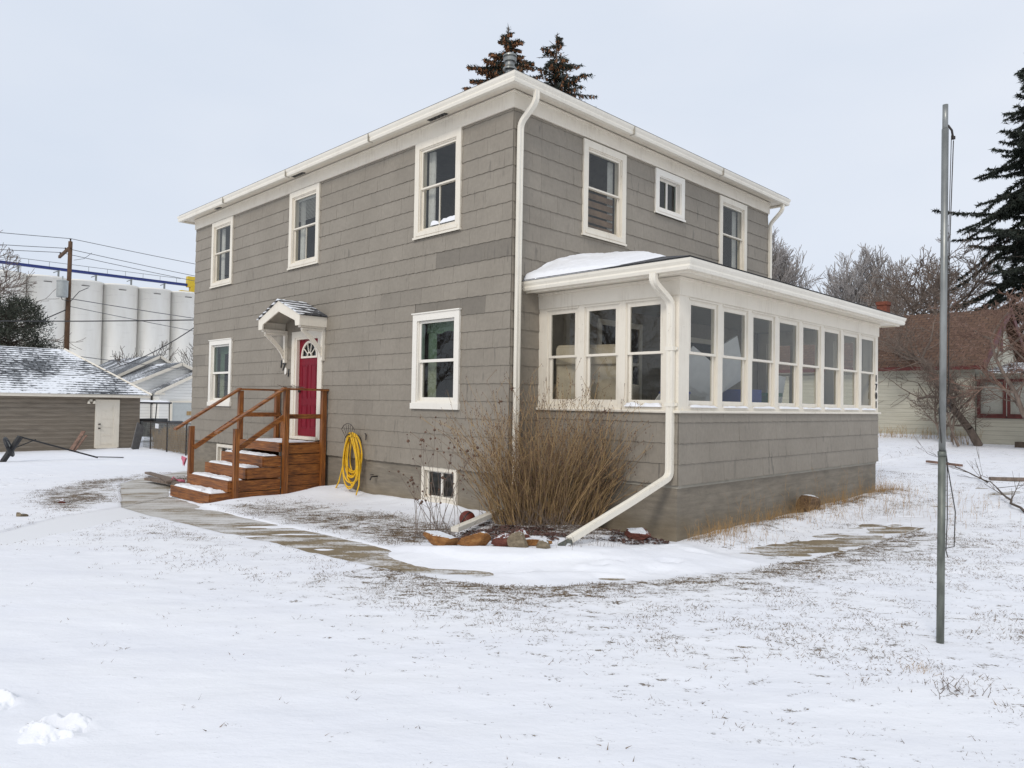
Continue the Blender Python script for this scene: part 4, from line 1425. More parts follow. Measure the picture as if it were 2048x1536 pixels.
# ------------------------------------------------------------------ things in the sun porch (seen through the glass)
ch = empty("armchair", (.72, 1.25, 1.62), math.radians(20))
tag(ch, "cream upholstered recliner with its back to the side windows inside the sun porch", "armchair")
def soft(mb, x0, x1, y0, y1, z0, z1, r=.07):
    import bmesh
    b = bmesh.new()
    bmesh.ops.create_cube(b, size=1)
    for v in b.verts: v.co = Vector(((x0 + x1) / 2 + v.co.x * (x1 - x0), (y0 + y1) / 2 + v.co.y * (y1 - y0), (z0 + z1) / 2 + v.co.z * (z1 - z0)))
    bmesh.ops.bevel(b, geom=b.edges[:], offset=r, segments=4, profile=.6, affect='EDGES')
    b.verts.ensure_lookup_table()
    mb.add([v.co.copy() for v in b.verts], [tuple(v.index for v in f.verts) for f in b.faces]); b.free()
m = MB(); soft(m, -.62, .42, -.28, -.05, .0, 1.12); soft(m, -.60, .40, -.33, -.24, .80, 1.08, .04); m.build("backrest", 'fabric', ch, smooth=True)
m = MB(); soft(m, -.36, .22, -.08, .5, .0, .30); m.build("seat", 'fabric', ch, smooth=True)
for x in (-.70, .34):
    m = MB(); soft(m, x, x + .20, -.18, .5, -.05, .52, .06); m.build("armrest", 'fabric', ch, smooth=True)
m = MB(); m.box(.15, 2.05, .80, 1.70, .97, 1.56); tag(m.build("storage_box", simple("pale_fibreboard", (.55, .50, .42), .8, .1), None), "low cream cabinet under the recliner inside the sun porch", "cabinet")
m = MB(); m.lathe([(0, 0), (.17, 0), (.21, .42), (.225, .42), (.225, .45), (.20, .45), (.16, .02), (0, .02)], (2.05, 1.35, 1.565), 20)
tag(m.build("bucket", 'blue'), "blue plastic tub beside the recliner in the sun porch", "tub")
def panel(name, c, w, h, rx, rz, mat, label, cat, th=.03, ry=0):
    m = MB(); m.box(-w / 2, w / 2, -th / 2, th / 2, -h / 2, h / 2)
    o = m.build(name, mat); o.location = c; o.rotation_euler = (rx, ry, rz); return tag(o, label, cat)
panel("foam_panel", (1.75, 2.25, 1.98), .95, 1.25, .25, 1.3, 'foam', "large pale foam sheet tilted behind the first two front porch windows", "panel", ry=.55)
panel("foam_panel", (1.95, 3.1, 2.50), .55, .80, .3, 1.2, 'foam', "smaller white foam sheet leaning high behind the third front porch window", "panel", ry=-.5)
panel("foam_panel", (1.9, 4.8, 1.9), .5, 1.0, .1, 1.45, 'foam', "upright white sheet behind the fifth front porch window", "panel", ry=.12)
m = MB(); m.box(1.5, 2.2, 3.35, 3.75, .97, 2.1); tag(m.build("storage_tote", 'blue'), "tall blue storage tote behind the third front porch window", "tote")
m = MB(); m.box(1.5, 2.2, 4.0, 4.4, .97, 2.0); m.box(1.45, 2.25, 3.97, 4.43, 2.0, 2.06); tag(m.build("storage_tote", 'green'), "dark green storage tote behind the fourth front porch window", "tote")
m = MB(); m.box(2.15, 2.42, .95, 7.7, 1.70, 1.78); m.box(2.2, 2.38, 1.5, 1.56, .97, 1.7); m.box(2.2, 2.38, 7.0, 7.06, .97, 1.7); tag(m.build("window_bench", 'cream_in'), "long narrow shelf running below the front windows inside the sun porch", "shelf")

# ------------------------------------------------------------------ wooden steps
steps = empty("wooden_steps", (-6.2, 0, 0))
tag(steps, "brown stained wooden steps with landing and handrails below the red door", "steps")
XL, XR = -7.10, -5.28
def part(m, name, mat='wood', parent=steps):
    o = m.build(name, mat, parent)
    if parent is steps: o.location = (6.2, 0, 0)
    return o
m = MB()
for k in range(7): m.box(XL + .02, XR - .02, -.02 - k * .135, -.148 - k * .135, .935, .968)
m.box(XL, XR, -1.005, -.965, .80, .972)            # front fascia
part(m, "landing")
m = MB()
zz = [(.76, .93), (.555, .745), (.35, .545), (.145, .34), (-.10, .135)]
for (a, b_) in zz: m.box(XR - .0, XR + .035, -.93, -.06, a, b_)
part(m, "side_boards")
m = MB()
for (a, b_) in zz: m.box(XL - .035, XL, -.93, -.06, a, b_)
part(m, "side_boards")
tz = [(.725, -.97, -1.31), (.515, -1.31, -1.64), (.295, -1.64, -1.97), (.085, -1.97, -2.31)]
for i, (z, ya, yb) in enumerate(tz):
    m = MB()
    for k in range(2): m.box(XL, XR, ya - .005 - k * .163, ya - .160 - k * .163, z - .035, z)
    m.box(XL, XR, yb - .025, yb + .012, z - .20, z + .004)     # riser board
    m.box(XR - .001, XR + .028, yb, -.97, z - .20, z - .003)
    m.box(XL - .028, XL + .001, yb, -.97, z - .20, z - .003)
    part(m, "step")
posts = [(XR + .03, -.09, -.05, 2.02), (XR + .03, -.90, -.15, 2.0), (XR + .03, -1.88, -.2, 1.26), (XL - .03, -.09, .1, 2.02), (XL - .03, -.92, -.2, 1.99), (XL - .03, -1.93, -.2, 1.25)]
for (x, y, z0, z1) in posts:
    m = MB(); m.box(x - .05 + (.03 if x > -6 else -.03), x + .05 + (.03 if x > -6 else -.03), y - .045, y + .045, z0, z1, up=1.0); part(m, "post")
for x in (XR + .06, XL - .06):
    m = MB(); m.box(x - .07, x + .07, -.01, -.98, 2.0, 2.038); part(m, "handrail")
    m = MB(); m.beam((x, -.93, 2.035), (x, -2.26, 1.185), .135, .038); part(m, "handrail")
    s = -1 if x > -6 else 1
    m = MB(); m.box(x + s * .07 - .02, x + s * .07 + .02, -.05, -.9, 1.44, 1.53); part(m, "mid_rail")
    m = MB(); m.beam((x + s * .07, -.88, 1.50), (x + s * .07, -1.9, .82), .04, .09); part(m, "mid_rail")
m = MB(); m.box(XL - .06, XL + 1.02, -.03, -.005, .99, 1.5) if False else m.box(-6.98, -6.74, -.09, -.03, .975, 1.42, up=1.0)
part(m, "filler_board")
sn = [(XL + .05, XR - .05, -.95, -.06, .970, .012), (XL + .02, XR - .05, -1.30, -.98, .727, .022), (XL + .02, XR - .08, -1.63, -1.32, .517, .024),
      (XL + .02, XR - .08, -1.96, -1.65, .297, .026), (XL + .02, XR - .05, -2.30, -1.98, .087, .032)]
for k, (a, b_, c_, d_, z, h) in enumerate(sn):
    o = snow_lump("step_snow", a, b_, c_, d_, z, h, steps, 20 + k, 110, 22); o.location = (6.2, 0, 0)
# twig bundle on the handrail corner
r = random.Random(5); sg = []
for k in range(12):
    a = Vector((XL + 1.0 + r.uniform(0, .5), -.0, 0))
twg = []
for k in range(16):
    p = Vector((XR + .02 + r.uniform(-.05, .1), -.95 + r.uniform(-.05, .35), 2.045 + r.uniform(0, .03))); d_ = Vector((r.uniform(-.3, .3), r.uniform(-1, 1), r.uniform(-.1, .2))).normalized() * r.uniform(.05, .16)
    twg.append([*p, *(p + d_), .006, .004])
tag(tubes("dry_leaves", twg, 'twig_brown', None, 4), "small clump of dry brown twigs lying on the corner of the step rail", "twigs")

# hose and hanger
hg = MB()
hx, hz_ = -4.08, 1.16
def hang_curve(t, rx, rz): return (hx + rx * math.cos(t), -.14, hz_ + rz * math.sin(t))
for (yy, rr) in ((-.03, .15), (-.2, .17)):
    hg.tube([(hx + rr * math.cos(math.pi * k / 12), yy, 1.02 + rr * .9 * math.sin(math.pi * k / 12)) for k in range(13)], .006, 6)
for k in range(7):
    a = math.pi * (.22 + .56 * k / 6)
    hg.tube([(hx + .13 * math.cos(a), -.21, 1.03 + .12 * math.sin(a)), (hx + .27 * math.cos(a), -.23, 1.06 + .30 * math.sin(a))], .0045, 5)
hg.tube([(hx + .29 * math.cos(math.pi * (.22 + .56 * k / 10)), -.235, 1.05 + .33 * math.sin(math.pi * (.22 + .56 * k / 10))) for k in range(11)], .006, 6)
hg.tube([(hx + .27, -.03, 1.2), (hx + .33, -.05, 1.17), (hx + .36, -.07, 1.08)], .012, 6)
for k in range(4): hg.tube([(hx - .12 + k * .08, -.02, 1.10), (hx - .12 + k * .08, -.21, 1.12)], .005, 5)
tag(hg.build("hose_hanger", 'iron', None), "black wrought iron hose hanger with fanned rods on the grey wall", "hose hanger")
hm = MB(); r = random.Random(8)
for k in range(11):
    rz_, rx_ = r.uniform(.36, .52), r.uniform(.17, .27)
    cxk = hx + r.uniform(-.03, .05); top_ = 1.17 + r.uniform(-.02, .035); yy = -.08 - .011 * k
    pts = []
    for i in range(33):
        t = 2 * math.pi * i / 32
        w = rx_ * (1 - .25 * math.sin(t))
        zc = top_ - rz_
        pts.append((cxk + w * math.cos(t) + .012 * math.sin(3 * t + k), yy + .015 * math.sin(2 * t + k) - .01 * math.sin(t), zc + rz_ * math.sin(t)))
    hm.tube(pts, .0135, 7, cap=False)
hm.tube([(hx - .20, -.12, .9), (hx - .30, -.14, .55), (hx - .36, -.18, .25), (hx - .44, -.22, .08)], .0135, 7)
hm.tube([(hx + .22, -.12, .9), (hx + .28, -.14, .55), (hx + .33, -.18, .25), (hx + .30, -.22, .06)], .0135, 7)
hm.tube([(hx - .12, -.13, 1.15), (hx - .13, -.15, .7), (hx - .10, -.16, .35), (hx + .1, -.17, .2)], .0135, 7)
tag(hm.build("garden_hose", 'hose', None, smooth=True), "coiled yellow garden hose hanging on the wall beside the steps", "garden hose")

# ------------------------------------------------------------------ bed stones and small things at the corner
def rock(name, x, y, sx, sy, sz, mat, label, seed, zo=0, rz=0):
    import bmesh
    b = bmesh.new(); bmesh.ops.create_icosphere(b, subdivisions=3, radius=1)
    r = np.random.RandomState(seed)
    pl = [(Vector(r.normal(size=3)).normalized(), r.uniform(.42, .8)) for _ in range(13)]
    for v in b.verts:
        for n_, dd in pl:
            e = v.co.dot(n_) - dd
            if e > 0: v.co -= n_ * e * .98
        v.co += Vector(r.normal(size=3)) * .012
        v.co = Vector((v.co.x * sx, v.co.y * sy, v.co.z * sz))
    me = bpy.data.meshes.new(name); b.to_mesh(me); b.free()
    o = link(name, me, mat); o.location = (x, y, gz(x, y) + sz * .45 + zo); o.rotation_euler = (0, 0, rz)
    return tag(o, label, "rock")
rock("edging_stone", 1.10, -2.18, .30, .17, .15, 'rock_o', "largest orange sandstone block, leftmost of the flower bed edging", 1, rz=.7)
rock("edging_stone", 1.47, -2.02, .23, .14, .14, 'rock_o', "pointed orange stone second from the left in the bed edging", 2, rz=.5)
rock("edging_stone", 1.72, -1.78, .22, .14, .13, 'rock_r', "dark red stone between the pointed orange and the grey tan stone", 3, rz=.9)
rock("edging_stone", 1.93, -1.72, .17, .10, .14, 'rock_t', "grey tan upright stone in front of the red stones", 4, rz=.4)
rock("edging_stone", 1.96, -1.42, .22, .12, .07, 'rock_o', "flat orange slab behind the small tan stone", 5, rz=.8)
rock("edging_stone", 2.20, -1.60, .12, .08, .08, 'rock_t', "small rounded tan stone at the right end of the bed edging", 6, rz=.7)
rock("edging_stone", 1.72, -1.45, .14, .10, .11, 'rock_r', "small red stone half buried behind the grey tan stone", 9, rz=.2)
rock("edging_stone", 2.28, .18, .28, .14, .10, 'rock_r', "long dark red slab beside the porch corner foundation", 7, rz=.9)
rock("field_rock", 2.80, 4.2, .24, .30, .20, 'rock_b', "snow-capped brown boulder against the sun porch foundation", 8, zo=-.02)
rock("edging_stone", 2.15, -1.12, .10, .06, .03, 'rock_t', "flat grey stone beside the end of the downspout", 10)
rock("field_rock", -5.75, -5.1, .13, .10, .06, 'rock_t', "tan stone in the bare patch left of the walk", 12)
rock("field_rock", -7.3, -4.15, .09, .07, .07, 'rock_r', "small dark stone farther back in the bare patch left of the walk", 13)
# basketball
m = MB(); n = 20
m.lathe([(.12 * math.sin(math.pi * k / 14), -.12 * math.cos(math.pi * k / 14)) for k in range(15)], (0, 0, 0), 24)
bmat, nt, b_ = newmat("dark_red_ball_rubber")
v = coords(nt); wv = N(nt, "ShaderNodeTexWave"); wv.inputs["Scale"].default_value = 2.8; lk(nt, v, wv.inputs[0])
lk(nt, mixc(nt, ramp(nt, wv.outputs[0], [(0.05, 1.0), (0.12, 0.0)]), (0.15, 0.022, 0.012), (.01, .01, .01)), b_.inputs["Base Color"]); b_.inputs["Roughness"].default_value = .6
ball = m.build("basketball", bmat, None, smooth=True); ball.location = (-.22, -.62, gz(-.22, -.62) + .05); ball.rotation_euler = (.4, .5, .3)
tag(ball, "dark red basketball half buried in snow left of the bush", "ball")
# splash trough (downspout extension) left of bush
m = MB(); m.ducted([(.22, -.35, .25), (.55, -1.25, .19), (.66, -1.62, .16)], .11, .06, (1, .4, 0))
tag(m.build("downspout_extension", 'gutter', None), "grey-white downspout extension lying on the snow left of the bush", "drain pipe")
m = MB(); m.ducted([(2.10, -.98, .15), (2.13, -1.22, .11)], .075, .05, (1, 0, 0)); tag(m.build("drain_tongue", 'galv_old', None), "short grey metal tongue at the mouth of the porch downspout", "drain pipe")

# ------------------------------------------------------------------ plants near the house
def unit(v):
    n = math.sqrt(v[0] ** 2 + v[1] ** 2 + v[2] ** 2) + 1e-9
    return (v[0] / n, v[1] / n, v[2] / n)

def main_bush():
    r = random.Random(21); segs = []; tips = []; own = []
    for k in range(520):
        a = r.uniform(0, 2 * math.pi); q = math.sqrt(r.random())
        bx = .90 + .58 * q * math.cos(a) * .75 + .25 * q * math.sin(a); by = -.14 + .42 * q * math.sin(a) + .30 * q * math.cos(a)
        p = [bx, by, gz(bx, by) - .03]
        lean = q * r.uniform(.25, .85)
        # fan outwards, mostly in the plane seen from the yard
        d = [(bx - .88) * .66 + r.gauss(0, .16) + .03, (by + .16) * .66 + r.gauss(0, .16), 1.0]
        d = unit(d)
        L = r.uniform(1.1, 2.35) * (1 - .30 * lean)
        if r.random() < .25: L *= .6
        n = 9; st = L / n; rad = r.uniform(.004, .0085)
        curl = (r.gauss(0, .05), r.gauss(0, .05))
        for i in range(n):
            r0 = rad * (1 - .85 * i / n); r1 = rad * (1 - .85 * (i + 1) / n)
            q_ = [p[0] + d[0] * st, p[1] + d[1] * st, p[2] + d[2] * st]
            if q_[0] < .13 and q_[1] > -.12: q_[1] = -.12
            if q_[1] > .56: q_[1] = .56
            segs.append([*p, *q_, max(r0, .0018), max(r1, .0016)])
            if i > 1 and r.random() < .55:
                dd = unit([d[0] + r.gauss(0, .45), d[1] + r.gauss(0, .45), d[2] + r.gauss(0, .15)])
                l2 = r.uniform(.08, .34); pp = q_
                for j in range(3):
                    e = [pp[0] + dd[0] * l2 / 3, pp[1] + dd[1] * l2 / 3, pp[2] + dd[2] * l2 / 3]
                    if e[1] > .57: e[1] = .57
                    segs.append([*pp, *e, .0026, .0017]); pp = e
                    dd = unit([dd[0] + r.gauss(0, .12), dd[1] + r.gauss(0, .12), dd[2] + .12])
                tips.append(pp)
            p = q_
            d = unit([d[0] + curl[0] + r.gauss(0, .075), d[1] + curl[1] + r.gauss(0, .075), d[2] + r.gauss(0, .03)])
        tips.append(p)
        own += [k] * (len(segs) - len(own))
    root = empty("bare_bush", (.8, -.22, 0))
    cut = set(r.sample(range(520), 210)); sa = [q for q, k_ in zip(segs, own) if k_ not in cut]; sb = [q for q, k_ in zip(segs, own) if k_ in cut]
    o = tubes("dark_stems", sb, bark('dull_brown_stems', (0.24, 0.155, 0.085)), root, 4); o.location = (-.8, .22, 0); segs = sa
    tag(root, "large bare tan-stemmed bush fanning out at the corner of the house", "bush")
    o = tubes("stems", segs, 'twig', root, 4); o.location = (-.8, .22, 0)
    bs = []
    for t in tips:
        for j in range(2):
            d = unit([r.gauss(0, .3), r.gauss(0, .3), 1]); s = r.uniform(.008, .016)
            a = [t[0] - d[0] * s * (1 + 3 * j), t[1] - d[1] * s * (1 + 3 * j), t[2] - d[2] * s * (1 + 3 * j)]
            bs.append([*a, a[0] + d[0] * s * 1.6, a[1] + d[1] * s * 1.6, a[2] + d[2] * s * 1.6, s * .42, s * .2])
    o = tubes("buds", bs, 'seed', root, 4); o.location = (-.8, .22, 0)
    # dead dark inner stems close to the ground
    sg = []
    for k in range(300):
        x = .8 + r.gauss(0, .42); y = -.2 + r.gauss(0, .25); z = gz(x, y); d = unit([r.gauss(0, .6), r.gauss(0, .6), r.uniform(.2, 1)])
        L = r.uniform(.15, .5)
        if y + d[1] * L > .56: continue
        sg.append([x, y, z, x + d[0] * L, y + d[1] * L, z + d[2] * L, .004, .002])
    o = tubes("dead_stems", sg, 'twig_brown', root, 3); o.location = (-.8, .22, 0)
    # a few shrivelled leaves
    for (x, y, z) in ((.15, -.35, 1.83), (.55, -.5, 2.02), (1.75, .1, 1.72)):
        sg = []
        for k in range(14):
            d = unit([r.gauss(0, 1), r.gauss(0, 1), r.gauss(0, 1)]); L = r.uniform(.02, .06)
            sg.append([x, y, z, x + d[0] * L, y + d[1] * L, z + d[2] * L, .009, .004])
        o = tubes("dead_leaf_clump", sg, 'seed', root, 3); o.location = (-.8, .22, 0)
main_bush()

def seed_plant():
    r = random.Random(31)
    root = empty("dry_flower_stalks", (.25, -1.55, 0)); tag(root, "dry coneflower stalks with round brown seed heads in front of the basement window", "plant")
    sg = []; heads = []
    bx, by = .22, -1.60
    for k in range(24):
        p = [bx + r.gauss(0, .13), by + r.gauss(0, .13), gz(bx, by)]
        # mostly spread along the picture's left-right (x+y) direction and back
        s = r.uniform(-1, .75)
        d = unit([s * .38 - .12, s * .38 + r.gauss(0, .1) , 1]); L = r.uniform(.5, 1.5) * (1 - .15 * abs(s)); n = 8
        for i in range(n):
            q = [p[j] + d[j] * L / n for j in range(3)]
            if q[1] > -.1: q[1] = -.1
            sg.append([*p, *q, .0045 * (1 - .5 * i / n), .0045 * (1 - .5 * (i + 1) / n)])
            if i >= 3 and r.random() < .45:
                dd = unit([d[0] + r.gauss(0, .6), d[1] + r.gauss(0, .6), d[2]]); l2 = r.uniform(.08, .28)
                e = [q[j] + dd[j] * l2 for j in range(3)]
                if e[1] > -.1: e[1] = -.1
                sg.append([*q, *e, .0024, .0018]); heads.append((e, r.uniform(.009, .018)))
            p = q; d = unit([d[0] + r.gauss(0, .06), d[1] + r.gauss(0, .06), d[2]])
        heads.append((p, r.uniform(.013, .024)))
    for k in range(70):
        x, y = bx + r.gauss(0, .22), by + r.gauss(0, .22); d = unit([r.gauss(0, 1), r.gauss(0, 1), r.uniform(.1, .9)]); L = r.uniform(.1, .4); z = gz(x, y)
        sg.append([x, y, z, x + d[0] * L, y + d[1] * L, z + d[2] * L, .003, .0015])
    o = tubes("stems", sg, 'twig_brown', root, 4); o.location = (-.25, 1.55, 0)
    for (c, s) in heads[:95]:
        m = MB(); m.lathe([(0, -s), (s * .8, -s * .6), (s, 0), (s * .75, s * .6), (0, s)], c, 7)
        o = m.build("seed_head", 'seed', root, smooth=True); o.location = (-.25, 1.55, 0)
seed_plant()

def weeds(name, pts, hmin, hmax, mat, label, seed, branchy=.4, rad=.0022, wide=.18, cat="weeds"):
    r = random.Random(seed); sg = []
    for (x, y) in pts:
        z = gz(x, y) - .01
        H = r.uniform(hmin, hmax) * (.5 + .5 * r.random()); d = unit([r.gauss(0, wide), r.gauss(0, wide), 1]); p = [x, y, z]; n = 4
        for i in range(n):
            q = [p[j] + d[j] * H / n for j in range(3)]
            sg.append([*p, *q, rad * (1 - .2 * i), rad * (.8 - .18 * i)])
            if r.random() < branchy:
                dd = unit([d[0] + r.gauss(0, .6), d[1] + r.gauss(0, .6), d[2]]); l2 = H * r.uniform(.08, .3)
                sg.append([*q, *[q[j] + dd[j] * l2 for j in range(3)], rad * .7, rad * .5])
            p = q; d = unit([d[0] + r.gauss(0, .12), d[1] + r.gauss(0, .12), d[2]])
    return tag(tubes(name, sg, mat, None, 3), label, cat, kind="stuff")
r = random.Random(41)
pts = []
while len(pts) < 1500:
    y = r.uniform(.75, 8.3); x = PX + .05 + abs(r.gauss(0, .34))
    if r.random() < .25 + .75 * (vnoise(np.array([y * 2.2]), np.array([3.0]))[0] > .4): pts.append((x, y))
weeds("foundation_grass", pts, .06, .30, 'strawgold', "golden dry grass and weeds along the sun porch foundation", 42, .35, .0022)
weeds("tall_weed_stalks", [(PX + .12 + r.random() * .25, r.uniform(1.0, 7.5)) for _ in range(70)], .3, .85, 'strawgold', "taller thin tan weed stalks standing against the sun porch foundation", 43, .7, .0022)
weeds("yard_weeds", [(r.gauss(4.5, .5), r.gauss(6.0, 1.2)) for _ in range(90)] + [(r.gauss(3.6, .3), r.gauss(5.5, .8)) for _ in range(60)], .1, .45, 'strawgold', "sparse thin weeds in the snow right of the sun porch", 44, .7, .002)
weeds("bed_weeds", [(r.uniform(1.7, 2.6), r.uniform(-1.5, -.5)) for _ in range(60)], .05, .25, 'twig_brown', "small dry stems around the downspout end", 45, .7, .002)
weeds("grass_tuft", [(6.32 + r.gauss(0, .05), -2.22 + r.gauss(0, .05)) for _ in range(60)] , .03, .10, 'strawgold', "straw coloured grass tuft in the snow in front of the flag pole", 46, .1, .0014, .7)
weeds("twig_cluster", [(6.60 + r.gauss(0, .10), -2.50 + r.gauss(0, .06)) for _ in range(30)] , .04, .16, 'twig_brown', "cluster of dark twigs sticking out of the snow near the right edge", 47, .6, .0028, .8)

def fallen(name, p0, p1, label, seed, rad=.018, mat='twig_d'):
    r = random.Random(seed); sg = []
    a = Vector(p0); b_ = Vector(p1); n = 12; L = (b_ - a).length; p = a.copy()
    for i in range(n):
        t = (i + 1) / n
        q = a.lerp(b_, t) + Vector((r.gauss(0, .02 * L / 3), r.gauss(0, .02 * L / 3), 0)); q.z = max(gz(q.x, q.y) + .02, q.z)
        rr = rad * (1 - .8 * (i / n)); sg.append([*p, *q, rr, rad * (1 - .8 * t)])
        if r.random() < .6:
            dd = ((b_ - a).normalized() + Vector((r.gauss(0, .5), r.gauss(0, .5), abs(r.gauss(0, .3))))).normalized(); l2 = r.uniform(.2, .7) * L / 3; e = q + dd * l2
            sg.append([*q, *e, rr * .5, .003])
            for j in range(2):
                d3 = (dd + Vector((r.gauss(0, .5), r.gauss(0, .5), abs(r.gauss(0, .3))))).normalized(); sg.append([*(q + dd * l2 * .5), *(q + dd * l2 * .5 + d3 * l2 * .4), .004, .002])
        p = q
    return tag(tubes(name, sg, mat, None, 5), label, "branch")
def gp(x, y, dz=.03): return (x, y, gz(x, y) + dz)
fallen("fallen_branch", gp(3.9, 10.9), (1.7, 14.6, gz(1.7, 14.6) + .35), "long thin fallen branch on the snow just right of the sun porch", 51)
fallen("fallen_branch", gp(5.3, 6.9), (3.7, 11.2, gz(3.7, 11.2) + .15), "forked dark branch on the snow at the right edge beyond the flag pole", 52, .024)
m = MB(); m.beam(gp(3.8, 11.6), gp(7.5, 14.0), .12, .07); tag(m.build("fallen_plank", 'twig_brown', None), "long brown board lying in the snow at the far right", "board")
m = MB(); m.beam(gp(1.6, 14.9, .05), gp(2.6, 14.2, .08), .10, .06); tag(m.build("wood_scrap", 'twig_red', None), "short reddish piece of wood beside the long fallen branch", "wood scrap")

# ------------------------------------------------------------------ flag pole
fp = empty("flag_pole", (6.24, -1.44, 0)); tag(fp, "thin two-piece metal flag pole standing in the snow at the right", "flag pole")
def fpart(m, name, mat): o = m.build(name, mat, fp, smooth=True); o.location = (-6.24, 1.44, 0); return o
b0, b1, b2 = Vector((6.24, -1.44, -.1)), Vector((6.262, -1.472, 1.47)), Vector((6.30, -1.53, 4.18))
m = MB(); m.tube([b0, b1], .0275, 16); m.tube([b1 + Vector((0, 0, -.02)), b1 + Vector((0, 0, .015))], .031, 16); fpart(m, "lower_tube", 'galv_old')
m = MB(); m.tube([b1, b1.lerp(b2, .93)], .0245, 16); fpart(m, "upper_tube", 'galv')
m = MB(); m.tube([b1.lerp(b2, .92), b2], .020, 16); fpart(m, "top_tube", 'galv')
s = Vector((.022, .022, 0))
m = MB()
m.tube([b2 + s * .6 + Vector((0, 0, -.16)), b2 + s * 1.6 + Vector((0, 0, -.20)), b2 + s * 1.9 + Vector((0, 0, -.26))], .008, 6)
m.lathe([(0, -.015), (.014, -.01), (.014, .012), (0, .018)], b2 + s * 2.0 + Vector((0, 0, -.26)), 8); fpart(m, "pulley", 'iron')
m = MB()
m.tube([b2 + s * 2 + Vector((0, 0, -.28)), b1.lerp(b2, .55) + s * 1.3, b1.lerp(b2, .17) + s * 1.45], .0038, 5)
m.tube([b2 + s * 1.5 + Vector((0, 0, -.24)), b1.lerp(b2, .5) + s * .95, b1 + s * .9 + Vector((0, 0, .5))], .003, 5)
m.tube([b1 + Vector((-.02, -.02, .35)), b1 + Vector((.0, -.03, .1)), b1 + s * 1.1 + Vector((0, 0, -.05)), b1 + s * 3.3 + Vector((0, 0, -.45)), b1 + s * 3.0 + Vector((0, 0, -.72)), b0.lerp(b1, .53) + s * 1.1], .0042, 5)
m.tube([b1 + Vector((-.02, -.02, .35)), b1 + s * 1.25 + Vector((0, 0, -.05)), b1 + s * 1.3 + Vector((0, 0, -.5)), b0.lerp(b1, .52) + s * 1.2, b0.lerp(b1, .49) + s * 1.6], .0042, 5)
fpart(m, "halyard", 'rope')
m = MB(); c_ = b1.lerp(b2, .155) + s * 1.45
for dz_ in (0, -.055):
    m.tube([c_ + Vector((.5 * .028 * math.cos(t), .5 * .028 * math.cos(t), dz_ - .02 + .026 * math.sin(t))) for t in [2 * math.pi * k / 12 for k in range(13)]], .004, 5)
fpart(m, "snap_hook", 'iron')

# ------------------------------------------------------------------ left yard
def clap_mat(name, a, bb, row=.19, dirt=(.12, .10, .08), amt=.5):
    m, nt, b = newmat(name)
    v = coords(nt); sep = N(nt, "ShaderNodeSeparateXYZ"); lk(nt, v, sep.inputs[0])
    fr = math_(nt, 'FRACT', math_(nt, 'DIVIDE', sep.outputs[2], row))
    n1 = noise(nt, coords(nt, (.6, .6, 6)), 2.0, 5, .65)
    c = mixc(nt, ramp(nt, n1, [(0.35, 0.0), (0.65, 1.0)]), a, bb)
    c = mixc(nt, math_(nt, 'MULTIPLY', ramp(nt, noise(nt, coords(nt, (.5, .5, 3)), 1.2, 5, .7), [(.52, 0.0), (.68, 1.0)]), amt), c, dirt)
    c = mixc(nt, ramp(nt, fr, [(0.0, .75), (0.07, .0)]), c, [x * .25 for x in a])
    lk(nt, c, b.inputs["Base Color"]); b.inputs["Roughness"].default_value = .8
    bump(nt, b, fr, 1.0, .02)
    return m
GXW = -28.2
g = empty("garage", (GXW, 0, -.5)); tag(g, "low grey-brown clapboard garage with white door and snow-streaked hip roof at the left", "garage")
def gpart(m, name, mat, parent=None):
    o = m.build(name, mat, parent or g); 
    if parent is None: o.location = (-GXW, 0, .5)
    return o
GM_ = clap_mat("grey_brown_clapboard", (0.20, 0.165, 0.125), (0.27, 0.23, 0.18), .19)
m = MB()
m.box(GXW - 7.4, GXW, -9.0, 4.0, -.8, 1.84)
gpart(m, "wall", GM_)
m = MB()
for k in range(13):
    z = -.62 + k * .19
    m.box(GXW - .0, GXW + .018, -9.0, 3.95, z, z + .012)
gpart(m, "board_edges", GM_)
m = MB(); m.box(GXW + .0, GXW + .3, -9.4, 4.3, 1.80, 1.86); m.box(GXW + .28, GXW + .31, -9.4, 4.32, 1.80, 1.93); gpart(m, "fascia", 'white')
gx0, gx1, gy0, gy1 = GXW - 7.7, GXW + .34, -9.4, 4.36
hwid = (gx1 - gx0) / 2; rz_ = 4.05
m = MB()
c = [(gx0, gy0, 1.93), (gx1, gy0, 1.93), (gx1, gy1, 1.93), (gx0, gy1, 1.93)]
a, b_ = ((gx0 + gx1) / 2, gy0 + 2.6, rz_), ((gx0 + gx1) / 2, gy1 - 2.6, rz_)
m.add(c + [a, b_], [(0, 1, 4), (1, 2, 5, 4), (2, 3, 5), (3, 0, 4, 5)])
gpart(m, "roof", roof_snow_mat("garage_shingles_with_snow", 'y', 1.55, .96, 1.06, (.075, .08, .085), grad=(-.022, 1, 0)))
m = MB(); m.tube([(gx1 + .02, gy1 + .02, 1.95), (b_[0], b_[1], rz_ + .02)], .045, 6); gpart(m, "hip_cap", 'white')
m = MB(); frame_boxes(m, 2.13, 3.12, -.47, 1.70, GXW, GXW, .12) if False else None
m.box(GXW, GXW + .05, 2.13, 2.26, -.45, 1.70, up=1.0); m.box(GXW, GXW + .05, 2.99, 3.12, -.45, 1.70, up=1.0); m.box(GXW, GXW + .05, 2.26, 2.99, 1.58, 1.70); m.box(GXW, GXW + .09, 2.2, 3.05, -.47, -.40)
gpart(m, "door_frame", 'white')
m = MB(); m.box(GXW, GXW + .03, 2.26, 2.99, -.40, 1.58)
for k in range(5):
    z = -.28 + k * .37
    m.box(GXW + .03, GXW + .042, 2.36, 2.89, z, z + .03); 
